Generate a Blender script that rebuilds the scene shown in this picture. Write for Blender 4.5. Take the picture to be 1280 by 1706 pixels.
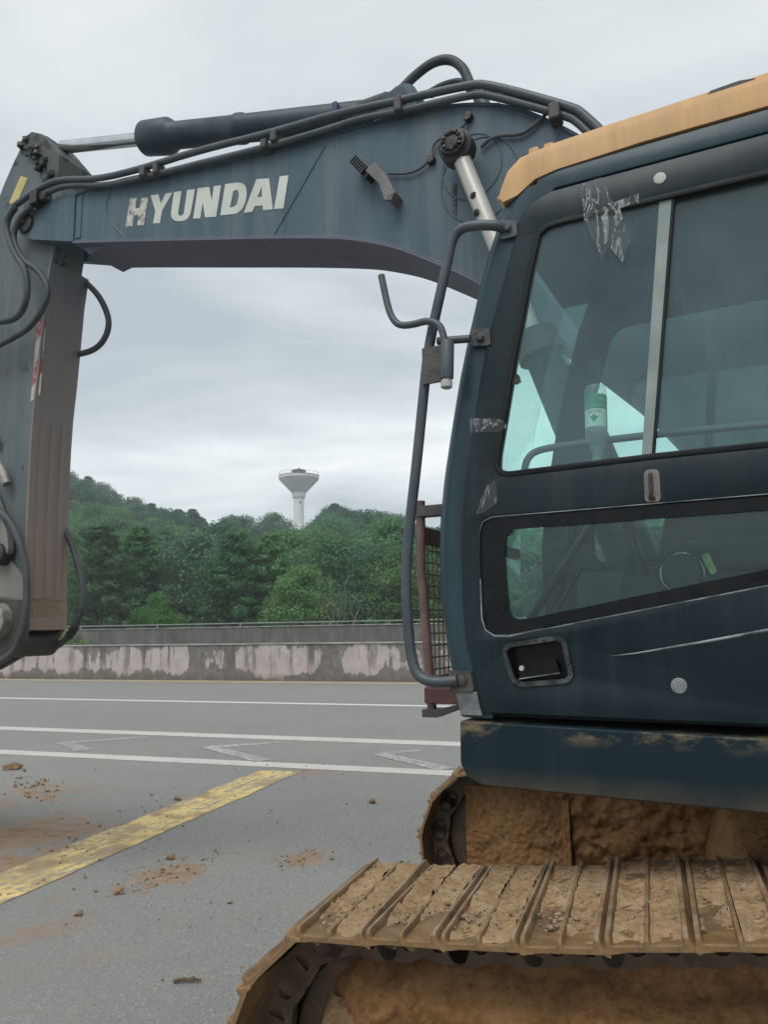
import bpy, bmesh, math, random
import numpy as np
from mathutils import Vector, Matrix, noise
from mathutils.geometry import tessellate_polygon
for o in list(bpy.data.objects): bpy.data.objects.remove(o)
SC = bpy.context.scene
COL = SC.collection
random.seed(7)

# ------------------------------------------------------------------ camera
EYE = 1.56
PITCH, ROLL = math.atan(193 / 1281), math.radians(0.9)
cam_d = bpy.data.cameras.new('camera'); cam = bpy.data.objects.new('camera', cam_d); COL.objects.link(cam)
fw = Vector((0, math.cos(PITCH), math.sin(PITCH))); u0 = Vector((0, -math.sin(PITCH), math.cos(PITCH))); r0 = Vector((1, 0, 0))
rt = math.cos(ROLL) * r0 - math.sin(ROLL) * u0; up = math.sin(ROLL) * r0 + math.cos(ROLL) * u0
cam.matrix_world = Matrix(((rt.x, up.x, -fw.x, 0), (rt.y, up.y, -fw.y, 0), (rt.z, up.z, -fw.z, EYE), (0, 0, 0, 1)))
cam_d.sensor_fit = 'VERTICAL'; cam_d.sensor_height = 36; cam_d.lens = 36 * 1281 / 1706
cam_d.clip_start = 0.05; cam_d.clip_end = 5000
SC.camera = cam

# ------------------------------------------------------------------ sky, sun, exposure
SUN_EL, SUN_AZ = math.radians(58), math.radians(-150)   # behind the camera, to its left
world = bpy.data.worlds.new('World'); SC.world = world; world.use_nodes = True
wt = world.node_tree; wt.nodes.clear()
def wn(t, **k):
    n = wt.nodes.new(t)
    for a, b in k.items(): setattr(n, a, b)
    return n
wout = wn('ShaderNodeOutputWorld'); wbg = wn('ShaderNodeBackground')
sky = wn('ShaderNodeTexSky', sky_type='NISHITA', sun_disc=False)
sky.sun_elevation = SUN_EL; sky.sun_rotation = SUN_AZ
tc = wn('ShaderNodeTexCoord'); sep = wn('ShaderNodeSeparateXYZ'); wt.links.new(tc.outputs['Generated'], sep.inputs[0])
# cloud deck: project the direction on a flat layer so that clouds bunch up towards the horizon
addz = wn('ShaderNodeMath', operation='MAXIMUM'); wt.links.new(sep.outputs['Z'], addz.inputs[0]); addz.inputs[1].default_value = 0.0
add2 = wn('ShaderNodeMath', operation='ADD'); wt.links.new(addz.outputs[0], add2.inputs[0]); add2.inputs[1].default_value = 0.16
dx = wn('ShaderNodeMath', operation='DIVIDE'); wt.links.new(sep.outputs['X'], dx.inputs[0]); wt.links.new(add2.outputs[0], dx.inputs[1])
dy = wn('ShaderNodeMath', operation='DIVIDE'); wt.links.new(sep.outputs['Y'], dy.inputs[0]); wt.links.new(add2.outputs[0], dy.inputs[1])
comb = wn('ShaderNodeCombineXYZ'); wt.links.new(dx.outputs[0], comb.inputs[0]); wt.links.new(dy.outputs[0], comb.inputs[1])
nz = wn('ShaderNodeTexNoise'); nz.inputs['Scale'].default_value = 1.0; nz.inputs['Detail'].default_value = 6; nz.inputs['Roughness'].default_value = 0.52
nz.inputs['Distortion'].default_value = 0.35
mp = wn('ShaderNodeMapping'); mp.inputs['Location'].default_value = (3.1, 1.4, 0.0); mp.inputs['Scale'].default_value = (0.8, 1.25, 1)
wt.links.new(comb.outputs[0], mp.inputs[0]); wt.links.new(mp.outputs[0], nz.inputs['Vector'])
cr = wn('ShaderNodeValToRGB')
cr.color_ramp.elements[0].position = 0.36; cr.color_ramp.elements[0].color = (0.375, 0.42, 0.46, 1)
cr.color_ramp.elements[1].position = 0.66; cr.color_ramp.elements[1].color = (0.75, 0.785, 0.79, 1)
e = cr.color_ramp.elements.new(0.5); e.color = (0.545, 0.595, 0.62, 1)
wt.links.new(nz.outputs['Fac'], cr.inputs[0])
# the deck is a little thinner and paler towards the horizon
hr = wn('ShaderNodeMapRange'); hr.inputs['From Min'].default_value = 0; hr.inputs['From Max'].default_value = 1
hr.inputs['To Min'].default_value = 1.36; hr.inputs['To Max'].default_value = .96
wt.links.new(addz.outputs[0], hr.inputs[0])
mul = wn('ShaderNodeVectorMath', operation='SCALE'); wt.links.new(cr.outputs[0], mul.inputs[0]); wt.links.new(hr.outputs[0], mul.inputs['Scale'])
skys = wn('ShaderNodeVectorMath', operation='SCALE'); wt.links.new(sky.outputs[0], skys.inputs[0]); skys.inputs['Scale'].default_value = 0.006
tot = wn('ShaderNodeVectorMath', operation='ADD'); wt.links.new(mul.outputs[0], tot.inputs[0]); wt.links.new(skys.outputs[0], tot.inputs[1])
wt.links.new(tot.outputs[0], wbg.inputs['Color']); wbg.inputs['Strength'].default_value = 0.76
wt.links.new(wbg.outputs[0], wout.inputs[0])
sun_d = bpy.data.lights.new('sun', 'SUN'); sun = bpy.data.objects.new('sun', sun_d); COL.objects.link(sun)
sun_d.energy = 1.5; sun_d.angle = math.radians(40); sun_d.color = (1.0, 0.98, 0.95)
sun.rotation_euler = Vector((-math.sin(SUN_AZ) * -1 * math.cos(SUN_EL), math.cos(SUN_AZ) * math.cos(SUN_EL), math.sin(SUN_EL))).to_track_quat('Z', 'Y').to_euler()
SC.view_settings.view_transform = 'Standard'; SC.view_settings.look = 'None'
SC.view_settings.exposure = 0.5; SC.view_settings.gamma = 1.0; SC.view_settings.use_curve_mapping = False
SC.render.engine = 'CYCLES'; SC.cycles.use_denoising = True
SC.cycles.max_bounces = 8; SC.cycles.transparent_max_bounces = 24; SC.cycles.diffuse_bounces = 3; SC.cycles.glossy_bounces = 3; SC.cycles.volume_bounces = 1

# ------------------------------------------------------------------ materials
MATS = {}
class NT:
    def __init__(s, name):
        m = bpy.data.materials.new(name); m.use_nodes = True; s.m = m; s.t = m.node_tree; s.t.nodes.clear(); MATS[name] = m
        s.out = s.n('ShaderNodeOutputMaterial'); s.tc = s.n('ShaderNodeTexCoord')
    def n(s, t, **k):
        n = s.t.nodes.new(t)
        for a, b in k.items(): setattr(n, a, b)
        return n
    def l(s, a, b): s.t.links.new(a, b)
    def noise(s, scale, detail=4, rough=.55, stretch=None, dist=0, loc=None, out='Fac'):
        n = s.n('ShaderNodeTexNoise'); n.inputs['Scale'].default_value = scale; n.inputs['Detail'].default_value = detail
        n.inputs['Roughness'].default_value = rough; n.inputs['Distortion'].default_value = dist
        src = s.tc.outputs['Object']
        if stretch or loc:
            mp = s.n('ShaderNodeMapping'); mp.inputs['Scale'].default_value = stretch or (1, 1, 1); mp.inputs['Location'].default_value = loc or (0, 0, 0)
            s.l(src, mp.inputs[0]); src = mp.outputs[0]
        s.l(src, n.inputs['Vector']); return n.outputs[out]
    def ramp(s, fac, *stops):
        r = s.n('ShaderNodeValToRGB'); el = r.color_ramp.elements
        while len(el) < len(stops): el.new(.5)
        for e_, (p, c) in zip(el, stops): e_.position = p; e_.color = (c if isinstance(c, tuple) else (c, c, c)) + (1,)
        s.l(fac, r.inputs[0]); return r.outputs[0]
    def rng(s, fac, a, b, c=0., d=1.):
        r = s.n('ShaderNodeMapRange'); s.l(fac, r.inputs[0])
        for i, v in zip((1, 2, 3, 4), (a, b, c, d)): r.inputs[i].default_value = v
        return r.outputs[0]
    def math(s, op, a, b=None):
        m = s.n('ShaderNodeMath', operation=op)
        for i, v in enumerate((a, b)):
            if v is None: continue
            if isinstance(v, (int, float)): m.inputs[i].default_value = v
            else: s.l(v, m.inputs[i])
        return m.outputs[0]
    def mix(s, fac, a, b):
        m = s.n('ShaderNodeMix', data_type='RGBA')
        for sock, v in ((m.inputs[0], fac), (m.inputs[6], a), (m.inputs[7], b)):
            if isinstance(v, (int, float)): sock.default_value = v
            elif isinstance(v, tuple): sock.default_value = v + (1,)
            else: s.l(v, sock)
        return m.outputs[2]
    def z(s, which='Z'):
        p = s.n('ShaderNodeSeparateXYZ'); s.l(s.tc.outputs['Object'], p.inputs[0]); return p.outputs[which]
    def bump(s, h, strength=.3, dist=.01, prev=None):
        b = s.n('ShaderNodeBump'); b.inputs['Strength'].default_value = strength; b.inputs['Distance'].default_value = dist
        s.l(h, b.inputs['Height'])
        if prev is not None: s.l(prev, b.inputs['Normal'])
        return b.outputs[0]
    def bsdf(s, col, rough=.5, metal=0, normal=None, spec=None, coat=None):
        b = s.n('ShaderNodeBsdfPrincipled')
        for k, v in (('Base Color', col), ('Roughness', rough), ('Metallic', metal)):
            if isinstance(v, (int, float)): b.inputs[k].default_value = v
            elif isinstance(v, tuple): b.inputs[k].default_value = v + (1,)
            else: s.l(v, b.inputs[k])
        if normal is not None: s.l(normal, b.inputs['Normal'])
        if spec is not None: b.inputs['Specular IOR Level'].default_value = spec
        if coat is not None: b.inputs['Coat Weight'].default_value = coat; b.inputs['Coat Roughness'].default_value = .15
        return b.outputs[0]
    def done(s, sh): s.l(sh, s.out.inputs['Surface']); return s.m

def simple(name, c1, c2, scale=6., rough=.6, bump=.2, bscale=None, metal=0, spec=None, detail=5, lo=.35, hi=.65):
    t = NT(name); f = t.noise(scale, detail)
    col = t.ramp(f, (lo, c1), (hi, c2))
    nb = t.bump(t.noise(bscale or scale * 4, 4), bump, .01)
    return t.done(t.bsdf(col, t.rng(f, .3, .7, max(0, rough - .08), min(1, rough + .08)), metal, nb, spec))

def paint(name, base, light, dust, dust_amt=.35, rough=.42, rust=None, rust_thr=.68):
    """weathered machine paint: large fading, vertical dirt streaks, fine scratches"""
    t = NT(name)
    fade = t.noise(1.7, 5, .6)
    col = t.ramp(fade, (.32, base), (.72, light))
    streak = t.noise(1.0, 6, .65, stretch=(9, 9, .55))
    st = t.rng(streak, .46, .70, 0, dust_amt)
    col = t.mix(st, col, dust)
    fine = t.noise(60, 3, .7)
    col = t.mix(t.rng(fine, .62, .8, 0, .35), col, light)
    if rust:
        rn = t.noise(5.5, 8, .7); col = t.mix(t.rng(rn, rust_thr, rust_thr + .04, 0, .9), col, rust)
    spl = t.math('MULTIPLY', t.rng(t.noise(34, 3, .6), .64, .70, 0, .5), t.rng(t.noise(2.6, 3), .5, .65)); col = t.mix(spl, col, dust)
    scr = t.noise(1.0, 4, .8, stretch=(40, 40, 3), loc=(5, 2, 1))
    col = t.mix(t.rng(scr, .74, .8, 0, .25), col, light)
    dk = t.noise(1., 5, .7, stretch=(6, 6, .35), loc=(11, 4, 2)); col = t.mix(t.rng(dk, .54, .74, 0, .55), col, tuple(v * .55 for v in base))
    nb = t.bump(t.noise(2.2, 4), .22, .02); nb = t.bump(t.noise(140, 2), .05, .002, nb)
    return t.done(t.bsdf(col, t.rng(fade, .3, .7, rough - .06, rough + .12), 0, nb, .32))

paint('cab_paint', (.003, .0125, .017), (.0075, .020, .026), (.042, .052, .054), .34, .34)
paint('cab_paint_skylit', (.015, .040, .052), (.028, .058, .073), (.075, .092, .10), .30, .32)  # lighter copy of the cab paint, sky reflection put into its base colour
paint('boom_paint', (.056, .096, .126), (.082, .126, .156), (.165, .185, .195), .5, .52)
paint('cylinder_paint', (.026, .046, .058), (.045, .070, .084), (.10, .11, .115), .4, .45)
paint('arm_paint', (.075, .105, .118), (.13, .16, .165), (.19, .175, .155), .55, .6, rust=(.028, .03, .03), rust_thr=.60)
paint('orange_paint', (.52, .28, .10), (.62, .40, .20), (.36, .24, .15), .5, .5)
t = NT('skirt_paint'); fd = t.noise(1.7, 5, .6); col = t.ramp(fd, (.3, (.003, .0125, .018)), (.7, (.007, .022, .030)))
col = t.mix(t.rng(t.noise(1., 6, .65, stretch=(12, 12, .9)), .5, .75, 0, .28), col, (.035, .045, .05))
er = t.math('MULTIPLY', t.rng(t.z(), 1.225, 1.262), t.rng(t.noise(3.2, 6, .7, stretch=(1, 1, 2)), .50, .62)); col = t.mix(t.math('MULTIPLY', er, .75), col, (.25, .19, .11))
lo_ = t.math('MULTIPLY', t.rng(t.z(), 1.165, 1.10), t.rng(t.noise(5, 6, .7), .35, .65, .25, .9)); col = t.mix(t.math('MULTIPLY', lo_, .6), col, (.13, .095, .06))
t.done(t.bsdf(col, t.rng(fd, .3, .7, .42, .58), 0, t.bump(t.noise(2.2, 4), .2, .02), .22))
simple('rubber', (.012, .012, .013), (.03, .03, .03), 8, .75, .2)
simple('gasket', (.005, .006, .008), (.014, .015, .017), 14, .6, .2, spec=.25)
simple('hose_rubber', (.030, .036, .042), (.065, .07, .075), 9, .6, .3, 60)
simple('pipe_paint', (.045, .06, .072), (.075, .09, .10), 7, .45, .2)
simple('clamp_steel', (.038, .036, .038), (.085, .075, .072), 12, .6, .4)
simple('chrome', (.55, .56, .57), (.72, .73, .74), 4, .22, .03, metal=1)
simple('dirty_rod', (.42, .41, .38), (.52, .5, .47), 3, .35, .1, metal=.25)
simple('grease', (.010, .010, .011), (.03, .028, .026), 18, .45, .9, 30)
simple('rusty_post', (.11, .066, .055), (.20, .13, .115), 11, .7, .4)
simple('red_oxide', (.085, .035, .032), (.13, .06, .055), 10, .65, .3)
simple('mesh_wire', (.10, .08, .045), (.2, .165, .09), 20, .6, .3)
simple('dark_plastic', (.010, .012, .014), (.022, .024, .026), 9, .45, .15)
simple('handle_black', (.003, .004, .006), (.007, .008, .010), 16, .3, .08, spec=.25)
simple('worn_edge', (.05, .06, .065), (.30, .32, .33), 14, .6, .3, lo=.38, hi=.62)
simple('interior_dark', (.014, .019, .024), (.028, .035, .042), 3, .75, .15)
simple('interior_grey', (.075, .09, .095), (.12, .135, .14), 4, .7, .15)
simple('cover_metal', (.42, .43, .43), (.62, .62, .6), 30, .4, .3, metal=.4)
simple('plug_grey', (.16, .18, .185), (.24, .26, .265), 40, .5, .2)
simple('pale_plastic', (.33, .33, .31), (.45, .45, .42), 10, .5, .1)
simple('white_paint_metal', (.66, .67, .68), (.76, .77, .78), .5, .7, .1, 3)
simple('tower_concrete', (.50, .52, .54), (.60, .62, .64), .25, .85, .1, 2)
simple('tower_dark', (.09, .095, .10), (.14, .145, .15), .4, .8, .1, 2)
simple('sticker_yellow', (.48, .38, .14), (.60, .48, .22), 9, .6, .1)
simple('letter_white', (.50, .53, .47), (.62, .64, .58), 5, .6, .08)
simple('bark', (.055, .045, .035), (.12, .10, .08), 5, .9, .8, 20)
simple('pale_bark', (.16, .15, .12), (.26, .24, .2), 5, .9, .6, 20)
simple('twig_bark', (.10, .07, .04), (.2, .14, .09), 40, .9, .6)
simple('pin_steel', (.16, .15, .14), (.34, .32, .29), 20, .5, .5, metal=.3)
simple('blue_plastic', (.02, .03, .10), (.03, .045, .14), 10, .5, .1)

# peeling letters of the maker's name
t = NT('letter_worn'); f = t.noise(22, 6, .7)
t.done(t.bsdf(t.ramp(f, (.40, (.07, .12, .155)), (.43, (.36, .33, .30)), (.6, (.56, .55, .49))), .6))
# red and white warning tape
t = NT('stripe_tape'); w = t.n('ShaderNodeTexWave'); w.inputs['Scale'].default_value = 1.55; w.inputs['Distortion'].default_value = .4
mp_ = t.n('ShaderNodeMapping'); mp_.inputs['Rotation'].default_value = (0, math.radians(48), 0); t.l(t.tc.outputs['Object'], mp_.inputs[0]); t.l(mp_.outputs[0], w.inputs[0])
w.bands_direction = 'Z'
col = t.mix(t.rng(w.outputs[0], .45, .55), (.46, .44, .41), (.27, .045, .05))
pe = t.rng(t.noise(38, 6, .75), .5, .58)
t.done(t.bsdf(t.mix(pe, col, (.30, .28, .26)), .6))
# glass of the cab
def glass(name, tint, dust, dust_sheen_col=(.29, .37, .42), smear=True):
    t = NT(name)
    tr = t.n('ShaderNodeBsdfTransparent'); tr.inputs[0].default_value = tint + (1,)
    gl = t.n('ShaderNodeBsdfGlossy'); gl.inputs['Roughness'].default_value = .03; gl.inputs['Color'].default_value = (.9, .95, .95, 1)
    df = t.n('ShaderNodeBsdfDiffuse'); df.inputs['Color'].default_value = dust_sheen_col + (1,)  # diffuse film: dust, with the pale reflection of the sky painted into it
    lw = t.n('ShaderNodeLayerWeight'); fr_ = t.rng(t.math('POWER', lw.outputs['Facing'], 5.), 0, 1, .035, .6)
    m1 = t.n('ShaderNodeMixShader'); t.l(fr_, m1.inputs[0]); t.l(tr.outputs[0], m1.inputs[1]); t.l(gl.outputs[0], m1.inputs[2])
    d = t.rng(t.noise(3.2, 6, .65), .3, .75, dust * .45, dust * 1.5)
    if smear:
        s2 = t.rng(t.noise(1.0, 5, .7, stretch=(14, 14, 2.2)), .55, .8, 0, dust * 1.2); d = t.math('ADD', d, s2)
        sp = t.rng(t.noise(30, 2, .5), .74, .78, 0, .35); sp2 = t.rng(t.noise(2.3, 2), .55, .65); d = t.math('ADD', d, t.math('MULTIPLY', sp, sp2))
    m2 = t.n('ShaderNodeMixShader'); t.l(d, m2.inputs[0]); t.l(m1.outputs[0], m2.inputs[1]); t.l(df.outputs[0], m2.inputs[2])
    return t.done(m2.outputs[0])
glass('cab_glass', (.885, 1.0, .975), .018)
glass('side_glass', (.865, .99, .965), .095)
glass('low_glass', (.78, .90, .88), .018)
glass('clear_plastic', (.95, .98, .97), .20, (.62, .68, .66), False)  # strong pale film paints in the bottle's reflections along with dust
# clear sticky tape: mostly see-through, wrinkled
t = NT('clear_tape'); tr = t.n('ShaderNodeBsdfTransparent'); tr.inputs[0].default_value = (.93, .94, .94, 1)
b = t.bsdf((.52, .54, .55), .25, 0, t.bump(t.noise(45, 3), .8, .01))
wr = t.noise(1., 3, .6, stretch=(26, 26, 7), dist=1.2); fac = t.rng(t.math('ABSOLUTE', t.math('SUBTRACT', wr, .5)), 0, .03, .42, .045)
m1 = t.n('ShaderNodeMixShader'); t.l(fac, m1.inputs[0]); t.l(tr.outputs[0], m1.inputs[1]); t.l(b, m1.inputs[2]); t.done(m1.outputs[0])
# bottle label
t = NT('label_green'); t.done(t.bsdf((.03, .27, .16), .45)); t = NT('label_white'); t.done(t.bsdf((.66, .74, .69), .45)); t = NT('label_red'); t.done(t.bsdf((.45, .06, .08), .5))
t = NT('tag_green'); t.done(t.bsdf(t.ramp(t.noise(60, 2), (.4, (.22, .34, .06)), (.6, (.42, .52, .2))), .5))

# soil and steel of the undercarriage
def soil(name, cols, scale, bump, fine=60.):
    t = NT(name); a = t.noise(scale, 7, .65); b_ = t.noise(fine, 4, .6)
    col = t.ramp(a, *cols); col = t.mix(t.rng(b_, .35, .7, 0, .35), col, tuple(min(1, v * 1.7) for v in cols[-1][1]))
    col = t.mix(t.rng(t.noise(fine * .6, 3, .6, loc=(3, 1, 2)), .6, .72, 0, .5), col, tuple(v * .45 for v in cols[0][1]))
    nb = t.bump(a, bump, .03); nb = t.bump(b_, bump, .006, nb)
    return t.done(t.bsdf(col, .92, 0, nb, .2))
soil('dry_soil', ((.3, (.19, .112, .055)), (.55, (.28, .18, .095)), (.75, (.36, .26, .16))), 9, .7)
soil('mud_cake', ((.28, (.11, .050, .019)), (.52, (.20, .100, .040)), (.75, (.28, .16, .075))), 4, .9, 40)
soil('dark_mud', ((.3, (.045, .023, .013)), (.7, (.085, .045, .024))), 5, .9, 40)
soil('road_mud', ((.3, (.17, .10, .055)), (.6, (.25, .155, .09)), (.8, (.31, .215, .14))), 7, .4, 60)
soil('pebble', ((.3, (.15, .105, .07)), (.6, (.24, .175, .115)), (.8, (.33, .27, .20))), 20, .3, 90)
t = NT('shoe_steel'); a = t.noise(7, 7, .65); g_ = t.noise(2.2, 4)
oi = t.n('ShaderNodeObjectInfo')
col = t.ramp(a, (.28, (.13, .068, .028)), (.5, (.23, .130, .055)), (.72, (.32, .20, .10)))
col = t.mix(t.rng(g_, .45, .7, 0, .6), col, (.23, .165, .105))
col = t.mix(t.rng(t.noise(30, 4, .7), .60, .72, 0, .55), col, (.075, .05, .035))
col = t.mix(t.rng(oi.outputs['Random'], 0, 1, 0, .25), col, (.27, .17, .075))
wz_ = t.math('MULTIPLY', t.rng(t.z(), .018, .024), t.rng(t.noise(9, 5, .7), .42, .6)); col = t.mix(t.math('MULTIPLY', wz_, .7), col, (.34, .265, .18))
col = t.mix(t.rng(t.noise(4.5, 6, .7, loc=(3, 8, 1)), .56, .66, 0, .6), col, (.085, .06, .042))
t.done(t.bsdf(col, t.rng(a, .3, .7, .45, .85), .15, t.bump(t.noise(38, 5, .7), .7, .008)))
t = NT('link_steel'); a = t.noise(12, 6, .65)
t.done(t.bsdf(t.ramp(a, (.3, (.06, .04, .025)), (.55, (.11, .075, .048)), (.75, (.17, .12, .08))), .7, .1, t.bump(a, .5, .01)))
# dirty rear face of the arm
t = NT('arm_rear_dirt'); a = t.noise(1., 6, .65, stretch=(14, 14, .8)); b_ = t.noise(2.5, 5)
zz = t.rng(t.z(), 1.6, 4.0)
col = t.mix(zz, (.27, .20, .15), (.125, .14, .16)); col = t.mix(t.rng(a, .35, .7, 0, .55), col, (.22, .18, .165)); col = t.mix(t.rng(b_, .6, .75, 0, .5), col, (.24, .18, .12))
col = t.mix(t.rng(t.noise(6, 5), .66, .72, 0, .5), col, (.3, .25, .1))
t.done(t.bsdf(col, .75, 0, t.bump(a, .2, .01)))

# ground materials
t = NT('asphalt')
big = t.noise(.35, 5, .6); mid = t.noise(2.2, 5, .6); agg = t.n('ShaderNodeTexVoronoi'); agg.inputs['Scale'].default_value = 75; t.l(t.tc.outputs['Object'], agg.inputs['Vector'])
fine = t.noise(60, 4, .75)
col = t.ramp(big, (.3, (.205, .206, .195)), (.7, (.25, .247, .23)))
col = t.mix(t.rng(mid, .35, .7, 0, .35), col, (.19, .19, .19))
col = t.mix(t.rng(agg.outputs['Color'], .62, 1., 0, .55), col, (.39, .38, .36))
col = t.mix(t.rng(fine, .52, .72, 0, .75), col, (.09, .09, .088))
dusty = t.noise(.8, 6, .65, loc=(4, 7, 0)); col = t.mix(t.rng(dusty, .52, .78, 0, .5), col, (.28, .235, .195))
rag = t.noise(3.0, 7, .7, dist=.6); st_all = None
for (sx, sy, sr, k) in ((-2.9, 6.3, 1.1, .9), (-2.6, 5.5, .8, .8), (-1.4, 5.3, .45, .7), (-.6, 5.55, .28, .9), (-3.4, 8.0, .8, .6), (-4.2, 7.0, 1.6, .7), (-2.0, 6.6, .6, .5), (-1.8, 4.4, .9, .25), (-1.0, 8.8, .5, .6)):
    vd = t.n('ShaderNodeVectorMath', operation='DISTANCE'); t.l(t.tc.outputs['Object'], vd.inputs[0]); vd.inputs[1].default_value = (sx, sy, 0)
    q_ = t.math('MULTIPLY', t.rng(vd.outputs['Value'], sr, sr * .1), k); st_all = q_ if st_all is None else t.math('MAXIMUM', st_all, q_)
stm = t.rng(t.math('ADD', t.math('MULTIPLY', st_all, .46), rag), .60, .82, 0, .9)
col = t.mix(stm, col, t.ramp(t.noise(9, 4), (.3, (.24, .15, .092)), (.7, (.31, .215, .145))))
t.done(t.bsdf(col, .85, 0, t.bump(t.math('ADD', fine, agg.outputs['Distance']), .5, .006), .3))
def marking(name, c, worn, wear=.5, mud=.0):
    t = NT(name); a = t.noise(14, 6, .7); b_ = t.noise(1.2, 4, .6)
    w_ = t.math('ADD', a, t.math('MULTIPLY', t.math('SUBTRACT', b_, .5), .5))
    if mud:
        mp_ = t.n('ShaderNodeMapping'); mp_.inputs['Rotation'].default_value = (0, 0, math.radians(-72.3)); t.l(t.tc.outputs['Object'], mp_.inputs[0]); mp2 = t.n('ShaderNodeMapping'); mp2.inputs['Scale'].default_value = (1.2, 22, 1); t.l(mp_.outputs[0], mp2.inputs[0]); sn = t.n('ShaderNodeTexNoise'); sn.inputs['Scale'].default_value = 1.; sn.inputs['Detail'].default_value = 5; t.l(mp2.outputs[0], sn.inputs['Vector']); w_ = t.math('ADD', w_, t.math('MULTIPLY', t.math('SUBTRACT', sn.outputs['Fac'], .5), .55))
    col = t.ramp(t.noise(3, 4), (.3, tuple(v * .86 for v in c)), (.7, c))
    if mud:
        mu = t.noise(2.0, 6, .65, loc=(2.2, 5, 0)); col = t.mix(t.rng(mu, .62 - mud, .74 - mud, 0, .85), col, (.24, .155, .085))
    col = t.mix(t.rng(w_, wear, wear + .10), col, worn)
    return t.done(t.bsdf(col, .75, 0, t.bump(a, .3, .004)))
marking('white_line', (.54, .51, .475), (.26, .25, .238), .60)
marking('white_line_clean', (.64, .64, .62), (.3, .29, .28), .68)
marking('worn_white', (.46, .45, .43), (.245, .24, .228), .40)
marking('yellow_line', (.68, .51, .20), (.31, .26, .18), .50, .14)
simple('roadside_sand', (.33, .26, .17), (.43, .35, .24), 2.5, .95, .4)
# forest floor, hill
simple('forest_floor', (.020, .034, .014), (.042, .062, .026), .8, .95, .5, 3)
# barrier walls
t = NT('peeling_wall')
zc = t.z(); st = t.noise(1., 7, .68, stretch=(1.9, 1.9, .5)); st2 = t.noise(1., 7, .72, stretch=(2.6, 2.6, .28), loc=(3, 0, 0)); blot = t.noise(.55, 5, .6, stretch=(1, 1, .3), loc=(8, 2, 0)); fl = t.noise(6, 5, .7, stretch=(1, 1, .6), loc=(1, 4, 0))
paintc = t.ramp(t.noise(3, 5), (.3, (.37, .325, .31)), (.7, (.48, .43, .415)))
bare = t.ramp(t.noise(4, 6, .7), (.3, (.11, .10, .09)), (.7, (.22, .205, .188)))
m_ = t.math('ADD', t.math('ADD', t.math('MULTIPLY', t.math('SUBTRACT', st, .5), 1.5), t.math('MULTIPLY', t.math('SUBTRACT', blot, .5), 2.0)), t.math('MULTIPLY', t.math('SUBTRACT', fl, .5), .45))
edge_hi = t.rng(zc, .86, 1.10, 0, .30); edge_lo = t.rng(zc, .42, .05, 0, .50)
m_ = t.math('SUBTRACT', t.math('SUBTRACT', m_, edge_hi), edge_lo)
col = t.mix(t.rng(m_, -.22, -.16), bare, paintc)
col = t.mix(t.math('MULTIPLY', t.rng(st2, .50, .60, 0, .85), t.rng(zc, .1, .7, .35, 1)), col, (.10, .088, .08))
col = t.mix(t.math('MULTIPLY', t.rng(zc, .24, .03), t.rng(t.noise(5, 5), .35, .6, .3, .95)), col, (.105, .094, .075))
t.done(t.bsdf(col, .9, 0, t.bump(m_, .4, .01)))
t = NT('stained_concrete'); st = t.noise(1., 7, .7, stretch=(5, 5, .35)); b_ = t.noise(2, 6, .6)
col = t.ramp(b_, (.3, (.11, .105, .10)), (.7, (.19, .182, .175))); col = t.mix(t.rng(st, .42, .68, 0, .8), col, (.085, .08, .075))
t.done(t.bsdf(col, .92, 0, t.bump(b_, .3, .01)))
simple('coping_concrete', (.20, .193, .185), (.38, .365, .35), 2.2, .9, .3)
simple('galvanised', (.16, .17, .17), (.24, .25, .25), 4, .6, .1, metal=.2)
# foliage: colour varies clump by clump and tree by tree
def leafmat(name, dark, mid, light):
    t = NT(name); oi = t.n('ShaderNodeObjectInfo')
    a = t.noise(.9, 3, .6); b_ = t.noise(7, 2)
    f = t.math('ADD', t.math('MULTIPLY', a, .75), t.math('MULTIPLY', b_, .3)); f = t.math('ADD', f, t.rng(oi.outputs['Random'], 0, 1, -.16, .16))
    col = t.ramp(f, (.34, dark), (.52, mid), (.70, light))
    hs = t.n('ShaderNodeHueSaturation'); t.l(t.rng(t.math('FRACT', t.math('MULTIPLY', oi.outputs['Random'], 7.31)), 0, 1, .485, .545), hs.inputs['Hue']); t.l(t.rng(t.math('FRACT', t.math('MULTIPLY', oi.outputs['Random'], 3.7)), 0, 1, .95, 1.25), hs.inputs['Saturation']); t.l(col, hs.inputs['Color']); col = hs.outputs[0]
    d = t.n('ShaderNodeBsdfDiffuse'); t.l(col, d.inputs[0]); tl = t.n('ShaderNodeBsdfTranslucent'); t.l(col, tl.inputs[0])
    m = t.n('ShaderNodeMixShader'); m.inputs[0].default_value = .45; t.l(d.outputs[0], m.inputs[1]); t.l(tl.outputs[0], m.inputs[2])
    return t.done(m.outputs[0])
leafmat('leaf_pine', (.085, .165, .095), (.14, .25, .13), (.20, .32, .155))
leafmat('leaf_broad', (.075, .16, .10), (.125, .235, .13), (.18, .30, .15))
leafmat('leaf_bright', (.12, .22, .09), (.18, .30, .12), (.25, .37, .15))
leafmat('leaf_far', (.065, .135, .10), (.10, .19, .13), (.14, .24, .15))
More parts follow.
